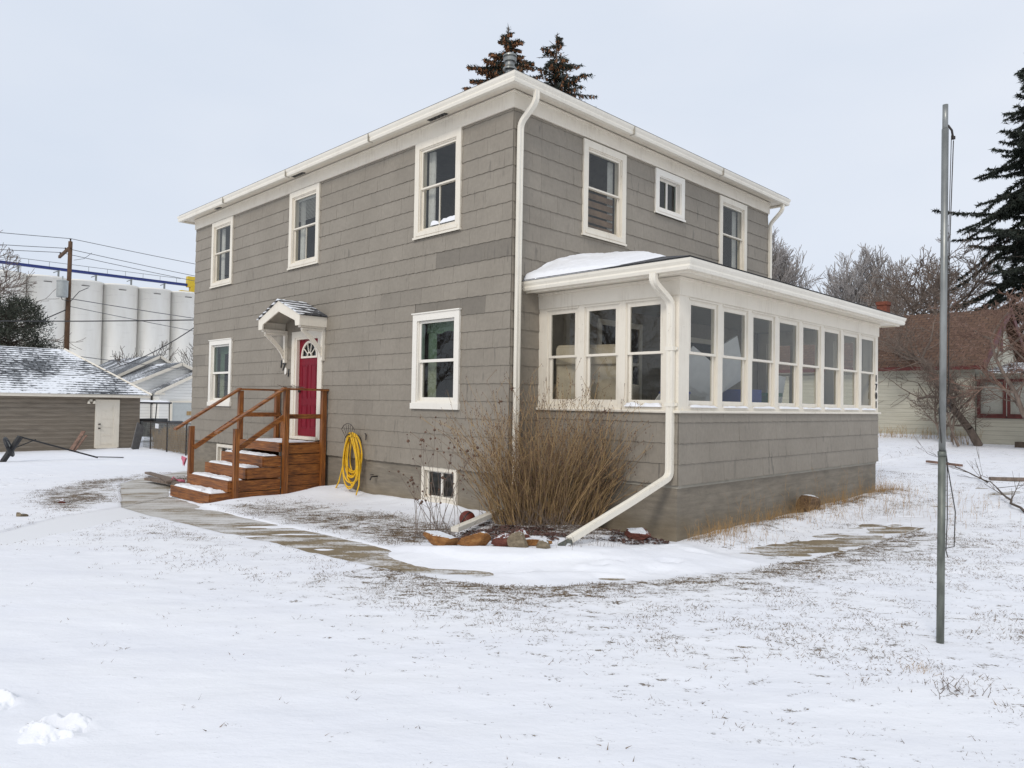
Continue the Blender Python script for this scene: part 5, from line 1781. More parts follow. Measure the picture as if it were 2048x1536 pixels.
m.box(GXW + .03, GXW + .045, 2.26, 2.36, -.40, 1.58, up=1.0); m.box(GXW + .03, GXW + .045, 2.89, 2.99, -.40, 1.58, up=1.0)
gd = gpart(m, "door", 'white')
m = MB()
for z in (.58, .40): m.lathe([(0, 0), (.045, 0), (.045, .05), (0, .05)], (GXW + .07, 2.31, z), 10)
gpart(m, "handle", 'iron', gd)
m = MB(); m.box(GXW, GXW + .08, 1.88, 2.0, 1.60, 1.70)
for s in (-1, 1): m.lathe([(.03, 0), (.07, -.12), (.06, -.13), (0, -.02)], (GXW + .16, 1.94 + s * .11, 1.64), 10)
gpart(m, "flood_light", 'white')

# scrap leaning by the garage door
m = MB(); m.beam((-26.9, .9, -.45), (-27.6, 1.55, .32), .16, .04); m.beam((-26.9, 1.05, -.45), (-27.4, 1.6, .15), .1, .04)
tag(m.build("leaning_plank", 'twig_red', None), "pair of weathered reddish planks leaning beside the white garage door", "plank")
# black wheeled frame
fr = empty("wheeled_frame", (-20.7, -2.4, -.4)); tag(fr, "black steel frame with spoked wheels and a long bar at far left", "frame")
def wheel(c, ax, R_, seed=0):
    m = MB(); ax = Vector(ax).normalized(); a = ax.cross(Vector((0, 0, 1))).normalized(); b_ = ax.cross(a)
    m.tube([Vector(c) + (a * math.cos(t) + b_ * math.sin(t)) * R_ for t in [2 * math.pi * k / 20 for k in range(21)]], .055, 8, cap=False)
    o = m.build("tyre", 'black', fr, smooth=True); o.location = (20.7, 2.4, .4)
    m = MB()
    m.tube([Vector(c) + (a * math.cos(t) + b_ * math.sin(t)) * R_ * .72 for t in [2 * math.pi * k / 20 for k in range(21)]], .02, 6, cap=False)
    for k in range(6):
        t = math.pi * k / 3; m.tube([Vector(c), Vector(c) + (a * math.cos(t) + b_ * math.sin(t)) * R_ * .72], .014, 5)
    o = m.build("rim", 'galv', fr); o.location = (20.7, 2.4, .4)
wheel((-20.9, -2.42, .12), (.30, .95, .40), .30)
m = MB(); m.tube([(-20.9, -2.6, -.4), (-20.7, -2.15, .46)], .09, 8); m.beam((-20.75, -2.2, .47), (-20.4, .1, -.30), .07, .05); m.beam((-20.85, -2.45, .0), (-20.7, -1.7, .36), .03, .03)
m.beam((-20.4, .0, -.27), (-20.3, .9, -.32), .05, .03)
o = m.build("bar", 'black', fr); o.location = (20.7, 2.4, .4)

# chain link fence
def chain_mat():
    m = bpy.data.materials.new("chain_link_wire"); m.use_nodes = True
    nt = m.node_tree; nt.nodes.clear(); out = N(nt, "ShaderNodeOutputMaterial"); b = N(nt, "ShaderNodeBsdfPrincipled")
    b.inputs["Base Color"].default_value = (.25, .25, .25, 1); b.inputs["Metallic"].default_value = .6; b.inputs["Roughness"].default_value = .5
    lk(nt, b.outputs[0], out.inputs[0]); return m
fe = empty("chain_link_fence", (-25.5, 4.5, -.5)); tag(fe, "chain-link fence with dark posts running from the garage to the house", "fence")
f0, f1 = Vector((-28.0, 4.4, -.5)), Vector((-19.2, 4.0, -.35))
f0 = Vector((-28.1, 4.15, -.50)); f1 = Vector((-16.5, 2.65, -.30))
H_ = 1.22
dv = f1 - f0; Lf = dv.length; du = dv.normalized()
for k, t in enumerate((.13, .39, .65, .92)):
    p = f0 + dv * t; m = MB(); m.tube([p + Vector((0, 0, -.1)), p + Vector((0, 0, H_ + .03))], .035, 8); o = m.build("post", 'iron', fe); o.location = (25.5, -4.5, .5)
m = MB(); m.tube([f0 + Vector((0, 0, H_)), f1 + Vector((0, 0, H_))], .022, 6); o = m.build("top_rail", 'iron', fe); o.location = (25.5, -4.5, .5)
sg = []
for k in range(int(Lf / .10)):
    a = f0 + du * (k * .10); 
    for s in (-1, 1):
        q = a + du * s * H_ * .55
        sg.append([a.x, a.y, a.z + .03, q.x, q.y, a.z + H_, .0035, .0035])
o = tubes("wire_mesh", sg, 'galv', fe, 3); o.location = (25.5, -4.5, .5)
m = MB(); m.beam((-25.6, 3.80, .60), (-25.05, 3.73, .60), .03, .2); tag(m.build("fence_sign", 'foam', None), "small pale blank plate hanging on the chain-link fence", "sign")
m = MB(); m.beam((-26.6, 3.3, -.5), (-26.9, 3.62, .62), .62, .03, (1, 1, 0)); tag(m.build("leaning_board", simple("weathered_grey_sheet", (.14, .135, .13), .8, .3), None), "dark grey sheet leaning on the garage corner by the fence", "board")
r = random.Random(71)
pts = []
for _ in range(1700):
    t = r.random(); o_ = r.uniform(.15, 2.2); pts.append((-27.6 + 10 * t - .7 * o_, 4.2 - 1.3 * t + .7 * o_))
def weeds_far(name, pts, hmin, hmax, mat, label, seed, rad):
    r = random.Random(seed); sg = []
    for (x, y) in pts:
        z = float(base_ground(np.array([x]), np.array([y]))[0]); H = r.uniform(hmin, hmax); d = unit([r.gauss(0, .2), r.gauss(0, .2), 1])
        sg.append([x, y, z, x + d[0] * H, y + d[1] * H, z + d[2] * H, rad, rad * .4])
        for j in range(2):
            t = r.uniform(.4, .9); d2 = unit([d[0] + r.gauss(0, .5), d[1] + r.gauss(0, .5), d[2]]); l = H * .25; q = [x + d[0] * H * t, y + d[1] * H * t, z + d[2] * H * t]
            sg.append([*q, q[0] + d2[0] * l, q[1] + d2[1] * l, q[2] + d2[2] * l, rad * .6, rad * .3])
    return tag(tubes(name, sg, mat, None, 3), label, "weeds", kind="stuff")
weeds_far("tall_weeds", pts, .35, 1.05, 'twig', "tall dry tan weeds growing behind the chain-link fence", 72, .009)
weeds_far("neighbour_weeds", [(r.uniform(-3.2, 1.0), r.uniform(22.8, 23.8)) for _ in range(160)], .2, .75, 'twig', "dry weeds along the foundation of the cream neighbouring house", 73, .007)
# boards and toys by the path behind the steps
m = MB(); m.beam((-12.3, -1.0, -.14), (-9.6, -1.3, -.10), .14, .05); tag(m.build("lumber_piece", 'twig_brown', None), "long brown board on the ground left of the steps, the farther of two", "board")
m = MB(); m.beam((-10.6, -1.55, -.12), (-8.6, -1.55, -.08), .20, .06); m.beam((-10.2, -1.4, -.04), (-8.9, -1.7, -.03), .12, .04); tag(m.build("lumber_piece", 'twig_brown', None), "stacked reddish boards nearest the foot of the steps", "board")
m = MB(); soft(m, -9.25, -9.02, -1.42, -1.30, -.14, -.03, .03); m.tube([(-9.15, -1.42, -.06), (-9.2, -1.5, .03), (-9.15, -1.58, -.08)], .015, 8); tag(m.build("toy", 'pink', None, smooth=True), "pink and white toy lying by the boards left of the steps", "toy")
m = MB()
for k in range(9):
    a0 = k / 9
m.add([(-13.6, .35, .17), (-12.9, .1, .22), (-12.5, .05, .20), (-12.62, .02, -.05), (-12.75, .05, .08), (-13.1, .15, .13)], [(0, 1, 5), (1, 4, 5), (1, 2, 4), (2, 3, 4)])
m.add([(-13.6, .37, .16), (-12.9, .13, .20), (-12.5, .08, .18), (-12.62, .05, -.07), (-12.75, .08, .06), (-13.1, .18, .11)], [(5, 1, 0), (5, 4, 1), (4, 2, 1), (4, 3, 2)])
tag(m.build("pink_cloth", 'pink', None, fixn=False), "pink cloth caught behind the left step post", "cloth")

# white houses behind the garage
WHM = clap_mat("white_lap_siding", (0.84, 0.82, 0.76), (0.88, 0.86, 0.81), .22, (.6, .57, .50), .12)
def gable_house(name, x1, y0, y1, z0, ze, zr_, depth, label, cat="house", ridge_y=None, roofmat=None, over=.35):
    """gable end faces +x"""
    o = empty(name, (x1, (y0 + y1) / 2, z0)); tag(o, label, cat)
    ry = (y0 + y1) / 2 if ridge_y is None else ridge_y
    m = MB()
    vs = [(x1, y0, z0), (x1, y1, z0), (x1, y1, ze), (x1, ry, zr_), (x1, y0, ze)]
    vb = [(x1 - depth, y, z) for (_, y, z) in vs]
    m.add(vs + vb, [(0, 1, 2, 3, 4), (9, 8, 7, 6, 5), (0, 4, 9, 5), (1, 6, 7, 2), (0, 5, 6, 1)])
    w = m.build("wall", WHM, o); w.location = -o.location
    m = MB(); sl_ = (zr_ - ze)
    for ya, s in ((y0, -1), (y1, 1)):
        k = over * sl_ / abs(ya - ry)
        a = (ry, zr_ + .03); b_ = (ya + s * over, ze - k + .03)
        q = [(x1 + over, a[0], a[1]), (x1 - depth - over, a[0], a[1]), (x1 - depth - over, b_[0], b_[1]), (x1 + over, b_[0], b_[1])]
        m.add(q + [(x, y, z + .10) for x, y, z in q], [(0, 3, 2, 1), (4, 5, 6, 7), (0, 1, 5, 4), (1, 2, 6, 5), (2, 3, 7, 6), (3, 0, 4, 7)])
    rf = m.build("roof", roofmat or MT['roof_far'], o); rf.location = -o.location
    m = MB()
    for ya, s in ((y0, -1), (y1, 1)):
        k = over * sl_ / abs(ya - ry)
        m.beam((x1 + over + .02, ry, zr_ + .0), (x1 + over + .02, ya + s * over, ze - k), .05, .22)
    m.box(x1 + .01, x1 + over, y0 - over, y0 + .25, ze - .28, ze - .14)
    f = m.build("rake_board", 'white', o); f.location = -o.location
    return o
MT['roof_far'] = roof_snow_mat("grey_shingles_far", 'x', 1.6, 1.12, 1.24, (.10, .105, .11))
MT['roof_far2'] = roof_snow_mat("grey_shingles_snowy_far", 'x', 1.6, 1.04, 1.12, (.10, .105, .11))
hA = gable_house("white_house", -50.0, 9.6, 18.4, -1.1, 2.4, 4.45, 9, "white lap-sided house with grey roof behind the garage", ridge_y=14.0)
hB = gable_house("white_garage", -48.6, 12.05, 17.6, -1.1, 2.35, 3.95, 1.35, "smaller white gabled garage wing with a pale roll-up door", "garage", ridge_y=15.2, roofmat=MT['roof_far2'])
hC = gable_house("white_house", -56.0, 9.5, 18.9, -1.1, 2.5, 5.25, 12, "rear white house whose grey gable shows above the others", ridge_y=14.5)
def hpart(m, name, mat, p): o = m.build(name, mat, p); o.location = -p.location; return o
m = MB(); m.box(-48.6, -48.55, 12.95, 16.8, -1.0, 1.5); 
for k in range(1, 5): m.box(-48.55, -48.54, 13.0, 16.75, -1 + k * .5, -.97 + k * .5)
hpart(m, "roll_up_door", simple("pale_grey_door", (.50, .52, .50), .6, .05), hB)
m = MB(); m.box(-48.6, -48.5, 12.8, 12.95, -1.0, 1.62, up=1.0); m.box(-48.6, -48.5, 12.95, 16.9, 1.5, 1.62); hpart(m, "door_frame", 'white', hB)
m = MB(); m.box(-48.6, -48.53, 13.0 + 1.0, 14.35, .55, .85); hpart(m, "wall_plaque", 'twig', hB)
m = MB(); frame_boxes(m, 0, .75, 0, .75, -.05, 0, .09); m.box(.33, .42, -.04, 0, .09, .66); w = m.build("window", 'iron', hA); w.location = (.02, 11.9 - 14.0, 1.35 + 1.1); w.rotation_euler = (0, 0, math.pi / 2)
pane("pane", .09, .66, -.015, .09, .66, w)
# utility cart behind the fence
uc = empty("utility_cart", (-34, 6.8, -.6)); tag(uc, "dark utility cart with a flat canopy roof behind the fence", "cart")
m = MB(); soft(m, -1.1, 1.6, -.6, .6, .35, 1.15, .15); m.box(-1.0, .2, -.5, .5, 1.1, 1.3); m.build("body", 'black', uc)
m = MB(); m.box(-1.05, .35, -.62, .62, 2.1, 2.19); m.build("canopy", 'black', uc)
o = snow_lump("canopy_snow", -1.05, .35, -.62, .62, 2.19, .07, uc, 90)
m = MB()
for x in (-.95, .25):
    for y in (-.55, .55): m.tube([(x, y, 1.1), (x * .9, y, 2.1)], .03, 6)
m.build("canopy_frame", 'black', uc)
for x in (-.8, 1.1):
    for y in (-.62, .62):
        m = MB(); m.tube([(x, y - .1, .3), (x, y + .1, .3)], .3, 16); m.build("wheel", 'black', uc)
uc.rotation_euler = (0, 0, 2.2)

# silos
def silo_mat():
    m, nt, b = newmat("whitewashed_silo_concrete")
    v = coords(nt, (1, 1, 1)); n1 = noise(nt, coords(nt, (.3, .3, .06)), 1.6, 6, .6); n2 = noise(nt, coords(nt, (.15, .15, 1.2)), 1.4, 6, .7)
    c = mixc(nt, ramp(nt, n1, [(0.3, 0.0), (0.7, 1.0)]), (0.76, 0.73, 0.66), (0.86, 0.84, 0.78))
    c = mixc(nt, ramp(nt, n2, [(0.58, 0.0), (0.75, .45)]), c, (0.48, .45, .40))
    lk(nt, c, b.inputs["Base Color"]); b.inputs["Roughness"].default_value = .85; return m
SM = silo_mat()
sx = -184.0
m = MB(); R_ = 3.92
m.lathe([(R_, 0), (R_, 29.3), (R_ + .12, 29.3), (R_ + .12, 29.7), (R_ - .3, 29.75), (0, 29.8)], (0, 0, 0), 48)
s0 = m.build("grain_silo", SM, None, smooth=False)
me = s0.data
me.polygons.foreach_set("use_smooth", [abs(p.normal.z) < .3 for p in me.polygons])
m = MB(); m.box(R_ + .0, R_ + .06, -1.0, .6, 28.2, 28.35); m.build('vent_slot', 'iron', s0)
lab = ["white concrete grain silo behind the transformer and bare tree, farthest left", "white concrete grain silo just left of the wooden utility pole",
       "white concrete grain silo directly right of the utility pole", "second white grain silo to the right of the utility pole", "third white grain silo right of the pole, above the white houses", "fourth white grain silo right of the pole, next to the house corner", "white grain silo partly hidden by the grey house corner"]
for k in range(7):
    o = s0 if k == 0 else copy_tree(s0)
    o.location = (sx, 19.0 + 7.72 * k, -1.0)
    o.rotation_euler = (0, 0, -.12 + .03 * (k % 3))
    tag(o, lab[k], "grain silo", "row of white grain silos")
# connecting web walls behind are hidden; conveyor gallery
cv = empty("conveyor", (sx, 40, 29)); tag(cv, "long blue conveyor with a handrail running along the silo tops", "conveyor")
def cpart(m, name, mat): o = m.build(name, mat, cv); o.location = -cv.location; return o
BL = simple("blue_conveyor_paint", (.015, .03, .16), .5, .3)
m = MB(); m.box(sx + .3, sx + 1.1, -6, 66, 30.5, 31.1); m.box(sx + .25, sx + 1.15, -6, 66, 30.95, 31.02); cpart(m, "trough", BL)
m = MB()
for k in range(18): m.tube([(sx + .2, -5 + k * 4, 31.1), (sx + .2, -5 + k * 4, 32.3)], .05, 5)
m.tube([(sx + .2, -6, 32.3), (sx + .2, 64, 32.3)], .06, 5); cpart(m, "handrail", 'galv')
m = MB()
for k in range(9):
    y = -2 + k * 7.72
    m.box(sx + .4, sx + .9, y, y + .3, 28.8, 30.4, up=1.0); m.beam((sx + 1.2, y - 1, 29.8), (sx + 1.2, y + .4, 30.5), .2, .2)
cpart(m, "support", 'galv')
m = MB(); m.box(sx + .2, sx + 1.6, 66.1, 69.2, 29.2, 30.3); m.box(sx, sx + 1.4, 65.4, 67.2, 30.3, 33.0); m.box(sx + .1, sx + 1.7, 63.6, 71, 28.9, 29.2)
tag(m.build("conveyor_drive", simple("yellow_machine_paint", (.60, .42, .02), .5, .2), None), "yellow drive unit at the right end of the blue conveyor", "machine")

# utility pole, transformer and wires
up = empty("utility_pole", (-40, 3.85, -.7)); tag(up, "brown wooden utility pole with crossarm and grey transformer", "utility pole")
m = MB(); m.tube([(0, 0, 0), (0, -.02, 6), (.0, 0, 11.45)], .15, 12, taper=.75); m.build("pole_shaft", 'pole_wood', up, smooth=True)
m = MB(); m.beam((.2, .0, 11.15), (-2.3, .0, 10.85), .12, .16); m.build("crossarm", 'pole_wood', up)
m = MB()
for (x, y, z) in ((-2.1, 0, 10.96), (-1.0, .0, 11.08), (0, 0, 11.45)):
    m.lathe([(.02, 0), (.05, .03), (.03, .08), (.055, .11), (.03, .16), (0, .17)], (x, y, z), 8)
m.build("insulator", 'iron', up)
m = MB(); m.lathe([(0, 0), (.27, 0), (.29, .03), (.29, .86), (.31, .88), (.31, .93), (.2, .98), (0, 1.0)], (.36, -.42, 8.15), 20); m.tube([(.36, -.42, 9.1), (.36, -.42, 9.35)], .04, 6)
m.build("transformer", simple("grey_transformer_paint", (.40, .42, .41), .5, .1), up)
def cat(p, q, sag, n=24):
    p = Vector(p); q = Vector(q)
    return [p.lerp(q, t / n) - Vector((0, 0, sag * 4 * (t / n) * (1 - t / n))) for t in range(n + 1)]
def wire(p, q, sag, rad, label, mat='wire', name="power_line"):
    m = MB(); m.tube(cat(p, q, sag), rad, 5, cap=False); return tag(m.build(name, mat, None, smooth=True), label, "cable")
PT = Vector((-40, 3.85, -.7))
A_ = lambda x, y, z: PT + Vector((x, y, z))
m = MB(); m.tube([A_(.1, 0, 8.0), A_(.5, -.45, 8.0), A_(.45, -.6, 8.6), A_(.3, -.5, 9.1)], .02, 5); m.tube([A_(0, .1, 8.0), A_(.1, .5, 8.6), A_(.0, 1.0, 8.9)], .02, 5); m.tube([A_(-.0, .2, 10.4), A_(.1, .7, 10.55), A_(.1, 1.1, 10.95)], .012, 5)
o = m.build("lead_wire", 'wire', up, smooth=True); o.location = -PT
wire(A_(0, 0, 11.62), (-40, 60, 11.0), 1.0, .018, "topmost thin wire running right from the pole to behind the house", 'wire_g')
wire(A_(-1.0, 0, 11.2), (-41.0, 60, 10.7), 1.4, .018, "second thin wire running right from the crossarm", 'wire_g')
wire(A_(-2.1, 0, 11.1), (-42.1, 60, 10.4), 1.4, .018, "third thin wire running right from the low end of the crossarm", 'wire_g')
wire(A_(0, 0, 11.62), (-40, -46, 11.0), 1.0, .018, "topmost thin wire running left from the pole", 'wire_g')
wire(A_(-1.0, 0, 11.2), (-41.0, -46, 10.5), 1.3, .018, "upper thin wire running left from the crossarm", 'wire_g')
wire(A_(-2.1, 0, 11.1), (-42.1, -46, 10.2), 1.3, .018, "lower thin wire running left from the crossarm", 'wire_g')
wire(A_(0, .1, 8.15), (-40, 60, 7.9), 1.2, .022, "wire leaving the pole at transformer height over the silos", 'wire_g')
wire(A_(0, .1, 7.7), (-40, 60, 4.5), 1.2, .018, "thin wire sloping down right across the silos", 'wire_g')
wire((-12.2, .2, 3.95), (-44, -26, 6.6), .9, .016, "thick black cable running level from the house corner across the silos")
wire((-12.15, .2, 3.85), (-28.6, -1.0, 3.4), 1.05, .014, "black cable drooping from the house corner down to the garage roof")
wire(A_(0, .1, 4.9), (-40, 60, 3.8), 1.2, .02, "low thin wire crossing the lower part of the silos", 'wire_g')
wire(A_(0, -.1, 4.9), (-40, -46, 5.0), 1.2, .02, "low thin wire running left behind the pine", 'wire_g')
wire(A_(0, -.1, 7.5), (-42.5, -7.5, 1.0), .3, .03, "twisted black cable slanting down left from the pole behind the pine")

# ------------------------------------------------------------------ trees
def grow(r, segs, p, d, L, rad, lev, maxlev, cfg):
    n = cfg['n'][min(lev, len(cfg['n']) - 1)]; st = L / n; k = cfg['taper']
    for i in range(n):
        q = [p[j] + d[j] * st for j in range(3)]
        r0 = rad * (1 - (1 - k) * i / n); r1 = rad * (1 - (1 - k) * (i + 1) / n)
        segs.append([*p, *q, max(r0, cfg['rmin']), max(r1, cfg['rmin'])])
        p = q
        w = cfg['wob']; d = unit([d[0] + r.gauss(0, w), d[1] + r.gauss(0, w), d[2] + r.gauss(0, w) + cfg['up'] * (1 if lev else 0)])
        if lev < maxlev and (i >= cfg.get('skip', 1) or lev > 0):
            for c in range(cfg['kids'][lev]):
                if r.random() < cfg['p']:
                    a = r.uniform(*cfg['ang']); ph = r.uniform(0, 2 * math.pi)
                    # random perpendicular
                    t = (1, 0, 0) if abs(d[0]) < .8 else (0, 1, 0)
                    s = unit((d[1] * t[2] - d[2] * t[1], d[2] * t[0] - d[0] * t[2], d[0] * t[1] - d[1] * t[0]))
                    u = (d[1] * s[2] - d[2] * s[1], d[2] * s[0] - d[0] * s[2], d[0] * s[1] - d[1] * s[0])
                    dd = unit([d[j] * math.cos(a) + (s[j] * math.cos(ph) + u[j] * math.sin(ph)) * math.sin(a) for j in range(3)])
                    grow(r, segs, p, dd, L * r.uniform(*cfg['len']) * (1 - .35 * i / n), rad * cfg['rk'] * (1 - .4 * i / n), lev + 1, maxlev, cfg)

def bare_tree(name, loc, H, rad, seed, mat, label, cfg=None, lean=(0, 0), trunks=1, maxlev=4, cat="tree", twigmat=None):
    base = dict(n=[6, 5, 4, 4, 3], taper=.35, wob=.10, up=.05, kids=[2, 2, 2, 2, 1], p=.8, ang=(.45, 1.0), len=(.45, .7), rk=.5, rmin=.008)
    if cfg: base.update(cfg)
    r = random.Random(seed); segs = []
    for t in range(trunks):
        d = unit([lean[0] + (r.gauss(0, .28) if trunks > 1 else 0), lean[1] + (r.gauss(0, .28) if trunks > 1 else 0), 1])
        grow(r, segs, [r.gauss(0, .12) if trunks > 1 else 0, r.gauss(0, .12) if trunks > 1 else 0, 0], d, H, rad, 0, maxlev, base)
    root = empty(name, loc); tag(root, label, cat)
    segs = np.array(segs)
    big = segs[:, 6] > rad * .22
    tubes("trunk", segs[big], mat, root, 7)
    if (~big).any(): tubes("crown", segs[~big], twigmat or mat, root, 3)
    return root

def spruce(name, loc, H, z_from, seed, label, spread=.30, cones=0.0, dead=0.0, dens=1.0, blade=(.07, .02), rag=0.0):
    rng = np.random.RandomState(seed); r = random.Random(seed)
    root = empty(name, loc); tag(root, label, "tree")
    m = MB(); m.tube([(0, 0, 0), (0, 0, H * .5), (.0, 0, H)], .018 * H, 8, taper=.08); m.build("trunk", 'bark', root, smooth=True)
    segs = []; P, D, L, W = [], [], [], []; cp = []
    z = z_from
    while z < H - .1:
        f = (H - z) / H
        nb = r.choice([4, 5, 6])
        for b_ in range(nb):
            a = r.uniform(0, 2 * math.pi); Lb = (spread * (H - z) * r.uniform(.65 - rag * .4, 1.25) + .15); Lb = min(Lb, spread * H * .62)
            if r.random() < .08: Lb *= 1.25
            isdead = r.random() < dead
            n = max(4, int(Lb / .28)); p = np.array([0, 0, z + r.uniform(-.15, .15) * (1 + 3 * rag)]); d = np.array([math.cos(a), math.sin(a), r.uniform(-.12 - rag * .55, .18 + rag * .25)])
            for i in range(n):
                d = d / np.linalg.norm(d); q = p + d * Lb / n
                segs.append([*p, *q, .018 * (1 - i / n) + .008, .018 * (1 - (i + 1) / n) + .006])
                t = i / n
                k = int((14 if not isdead else 1) * dens * (Lb / n) / .28 * (1.1 - .2 * t))
                side = np.cross(d, [0, 0, 1])
                for j in range(k):
                    # small hanging side sprays
                    s = r.choice([-1, 1]); l = r.uniform(.08, .36) * (1.15 - t) * min(1.0, Lb / 1.2)
                    dd = d * r.uniform(.2, .8) + side * s * r.uniform(.4, 1) + np.array([0, 0, r.uniform(-.95, .05)])
                    dd /= np.linalg.norm(dd); o = p + (q - p) * r.random()
                    nb_ = max(3, int(l / .035))
                    tt = np.linspace(.1, 1, nb_)
                    pts = o + dd * (l * tt)[:, None]
                    P.append(pts); dn = dd + rng.normal(0, .55, (nb_, 3)); dn /= np.linalg.norm(dn, axis=1, keepdims=True); D.append(dn)
                    L.append(rng.uniform(.6, 1.3, nb_) * blade[0]); W.append(rng.uniform(.6, 1.4, nb_) * blade[1])
                    if r.random() < cones and z > H * .6: cp.append(o + dd * l * r.random())
                p = q; d = d + np.array([r.gauss(0, .07), r.gauss(0, .07), -.05 + .11 * t])
        z += .20 + .26 * min(1, f * 2)
    # leader tuft
    for k in range(60):
        P.append(np.array([[0, 0, H - r.uniform(0, .6)]])); dn = np.array([[r.gauss(0, .6), r.gauss(0, .6), r.uniform(0, 1)]]); D.append(dn / np.linalg.norm(dn)); L.append(np.array([r.uniform(.6, 1.3) * blade[0] * 1.5])); W.append(np.array([blade[1]]))
    tubes("limbs", segs, 'twig_d', root, 4)
    V, Fc = blades_arrays(np.concatenate(P), np.concatenate(D), np.concatenate(L), np.concatenate(W), rng)
    fastmesh("crown", V, Fc, 'needle', root)
    if cp:
        sg = [[*c, c[0], c[1], c[2] - .10, .022, .028] for c in cp]
        tubes("cones", sg, 'cone', root, 5)
    return root
spruce("spruce_tree", (-11.4, 10.95, 0), 15.8, 9.0, 3, "spruce with dense brown cones rising left of the roof vent", .54, .40, .0, 2.1, (.10, .035))
spruce("spruce_tree", (-10.1, 12.2, 0), 15.5, 9.0, 5, "sparser spruce with dead bare twigs rising right of the roof vent", .66, .14, .36, 1.6, (.10, .035))
spruce("spruce_tree", (.15, 38.2, .8), 19.8, 2.5, 9, "tall dark drooping spruce at the right edge behind the neighbouring house", .46, .0, .10, 1.35, (.19, .06), rag=1.0)
# pine behind the garage at left
def pine():
    rng = np.random.RandomState(4); r = random.Random(4)
    root = empty("pine_tree", (-37.3, .55, -.7)); tag(root, "dark bushy pine behind the garage roof at the left edge", "tree")
    m = MB(); m.tube([(0, 0, 0), (0, 0, 7.0)], .16, 8, taper=.2); m.build("trunk", 'bark', root)
    P, D, L, W = [], [], [], []; sg = []
    for k in range(300):
        z = r.uniform(1.5, 7.4); a = r.uniform(0, 6.283); Rm = 2.5 * math.sqrt(max(.02, 1 - (z / 7.8) ** 2)) + .2
        q = np.array([math.cos(a), math.sin(a), 0]) * Rm * r.uniform(.55, 1.05) + np.array([0, 0, z]); sg.append([0, 0, z - .4, *q, .03, .012])
        n = 90; o = q + rng.normal(0, .16, (n, 3)); dn = (o - q) + rng.normal(0, .08, (n, 3)) + np.array([0, 0, .10]); dn /= np.linalg.norm(dn, axis=1, keepdims=True)
        P.append(o); D.append(dn); L.append(rng.uniform(.09, .20, n)); W.append(rng.uniform(.03, .06, n))
    tubes("limbs", sg, 'twig_d', root, 4)
    V, Fc = blades_arrays(np.concatenate(P), np.concatenate(D), np.concatenate(L), np.concatenate(W), rng)
    fastmesh("crown", V, Fc, 'needle_pine', root)
pine()
bare_tree("bare_tree", (-43.6, -2.4, -.7), 7.8, .20, 12, 'bark', "leafless tree with fine upswept twigs at the far left edge", dict(p=.66, rmin=.014, up=.04, len=(.5, .78), kids=[3, 2, 2, 2, 1], wob=.12), lean=(.05, .12), maxlev=4, twigmat='twig_brown')
bare_tree("bare_tree", (-61.5, 19.2, -1.0), 6.0, .13, 14, 'bark', "small dark leafless tree beside the left corner of the grey house", dict(rmin=.018, up=.10), trunks=2, maxlev=3, twigmat='twig_d')
fro = dict(rmin=.022, up=.10, wob=.08, ang=(.25, .7), len=(.5, .75), kids=[3, 3, 2, 2, 1])
bare_tree("frosted_willow", (-19.3, 50.2, 1.0), 11.0, .30, 17, 'bark', "pale frosted leafless tree just right of the far downspout", fro, lean=(-.02, .02), maxlev=4, twigmat='twig_frost')
bare_tree("frosted_willow", (-13.6, 53.6, 1.0), 8.3, .32, 18, 'bark', "pale frosted leafless tree above the right half of the porch roof", fro, maxlev=4, twigmat='twig_frost')
bare_tree("bare_tree", (-7.5, 42.0, .9), 7.2, .26, 22, 'bark', "grey leafless tree rising behind the neighbour's chimney", dict(p=.68, rmin=.017, up=.05, kids=[3, 2, 2, 2, 1]), maxlev=4, twigmat='twig_brown')
bare_tree("bare_tree", (-3.6, 38.5, .9), 7.4, .24, 29, 'bark', "dark leafless tree behind the brown roof, left of the flag pole", dict(p=.68, rmin=.015, up=.05, kids=[3, 2, 2, 2, 1]), maxlev=4, twigmat='twig_brown')
# leaning crab apple in front of the neighbour's wall
bare_tree("leaning_tree", (1.10, 22.7, .55), 4.2, .15, 25, 'bark', "leaning leafless tree with a slanted trunk in front of the cream house", dict(p=.62, rmin=.007, up=.03, wob=.16, kids=[2, 2, 2, 2, 1], ang=(.5, 1.2), len=(.5, .8), skip=2), lean=(-.42, -.30), maxlev=4, twigmat='twig_brown')
bare_tree("leaning_tree", (.35, 22.0, .55), 2.2, .05, 26, 'twig_brown', "thin multi-stemmed shrub beside the slanted tree trunk", dict(rmin=.006, up=.05), trunks=4, maxlev=3)
bare_tree("tangled_shrub", (3.15, 21.2, .6), 3.9, .10, 27, 'twig_brown', "large tangled reddish shrub in front of the red-framed windows at the right edge", dict(p=.62, rmin=.007, up=.03, wob=.14, ang=(.4, 1.1), kids=[2, 2, 2, 2, 1]), trunks=4, maxlev=4, twigmat='twig_red')
m = MB(); m.beam((2.2, 23.0, .65), (3.6, 22.6, .62), .35, .22); tag(m.build("log_pile", 'twig_d', None), "dark log lying at the foot of the cream house at the right edge", "log")

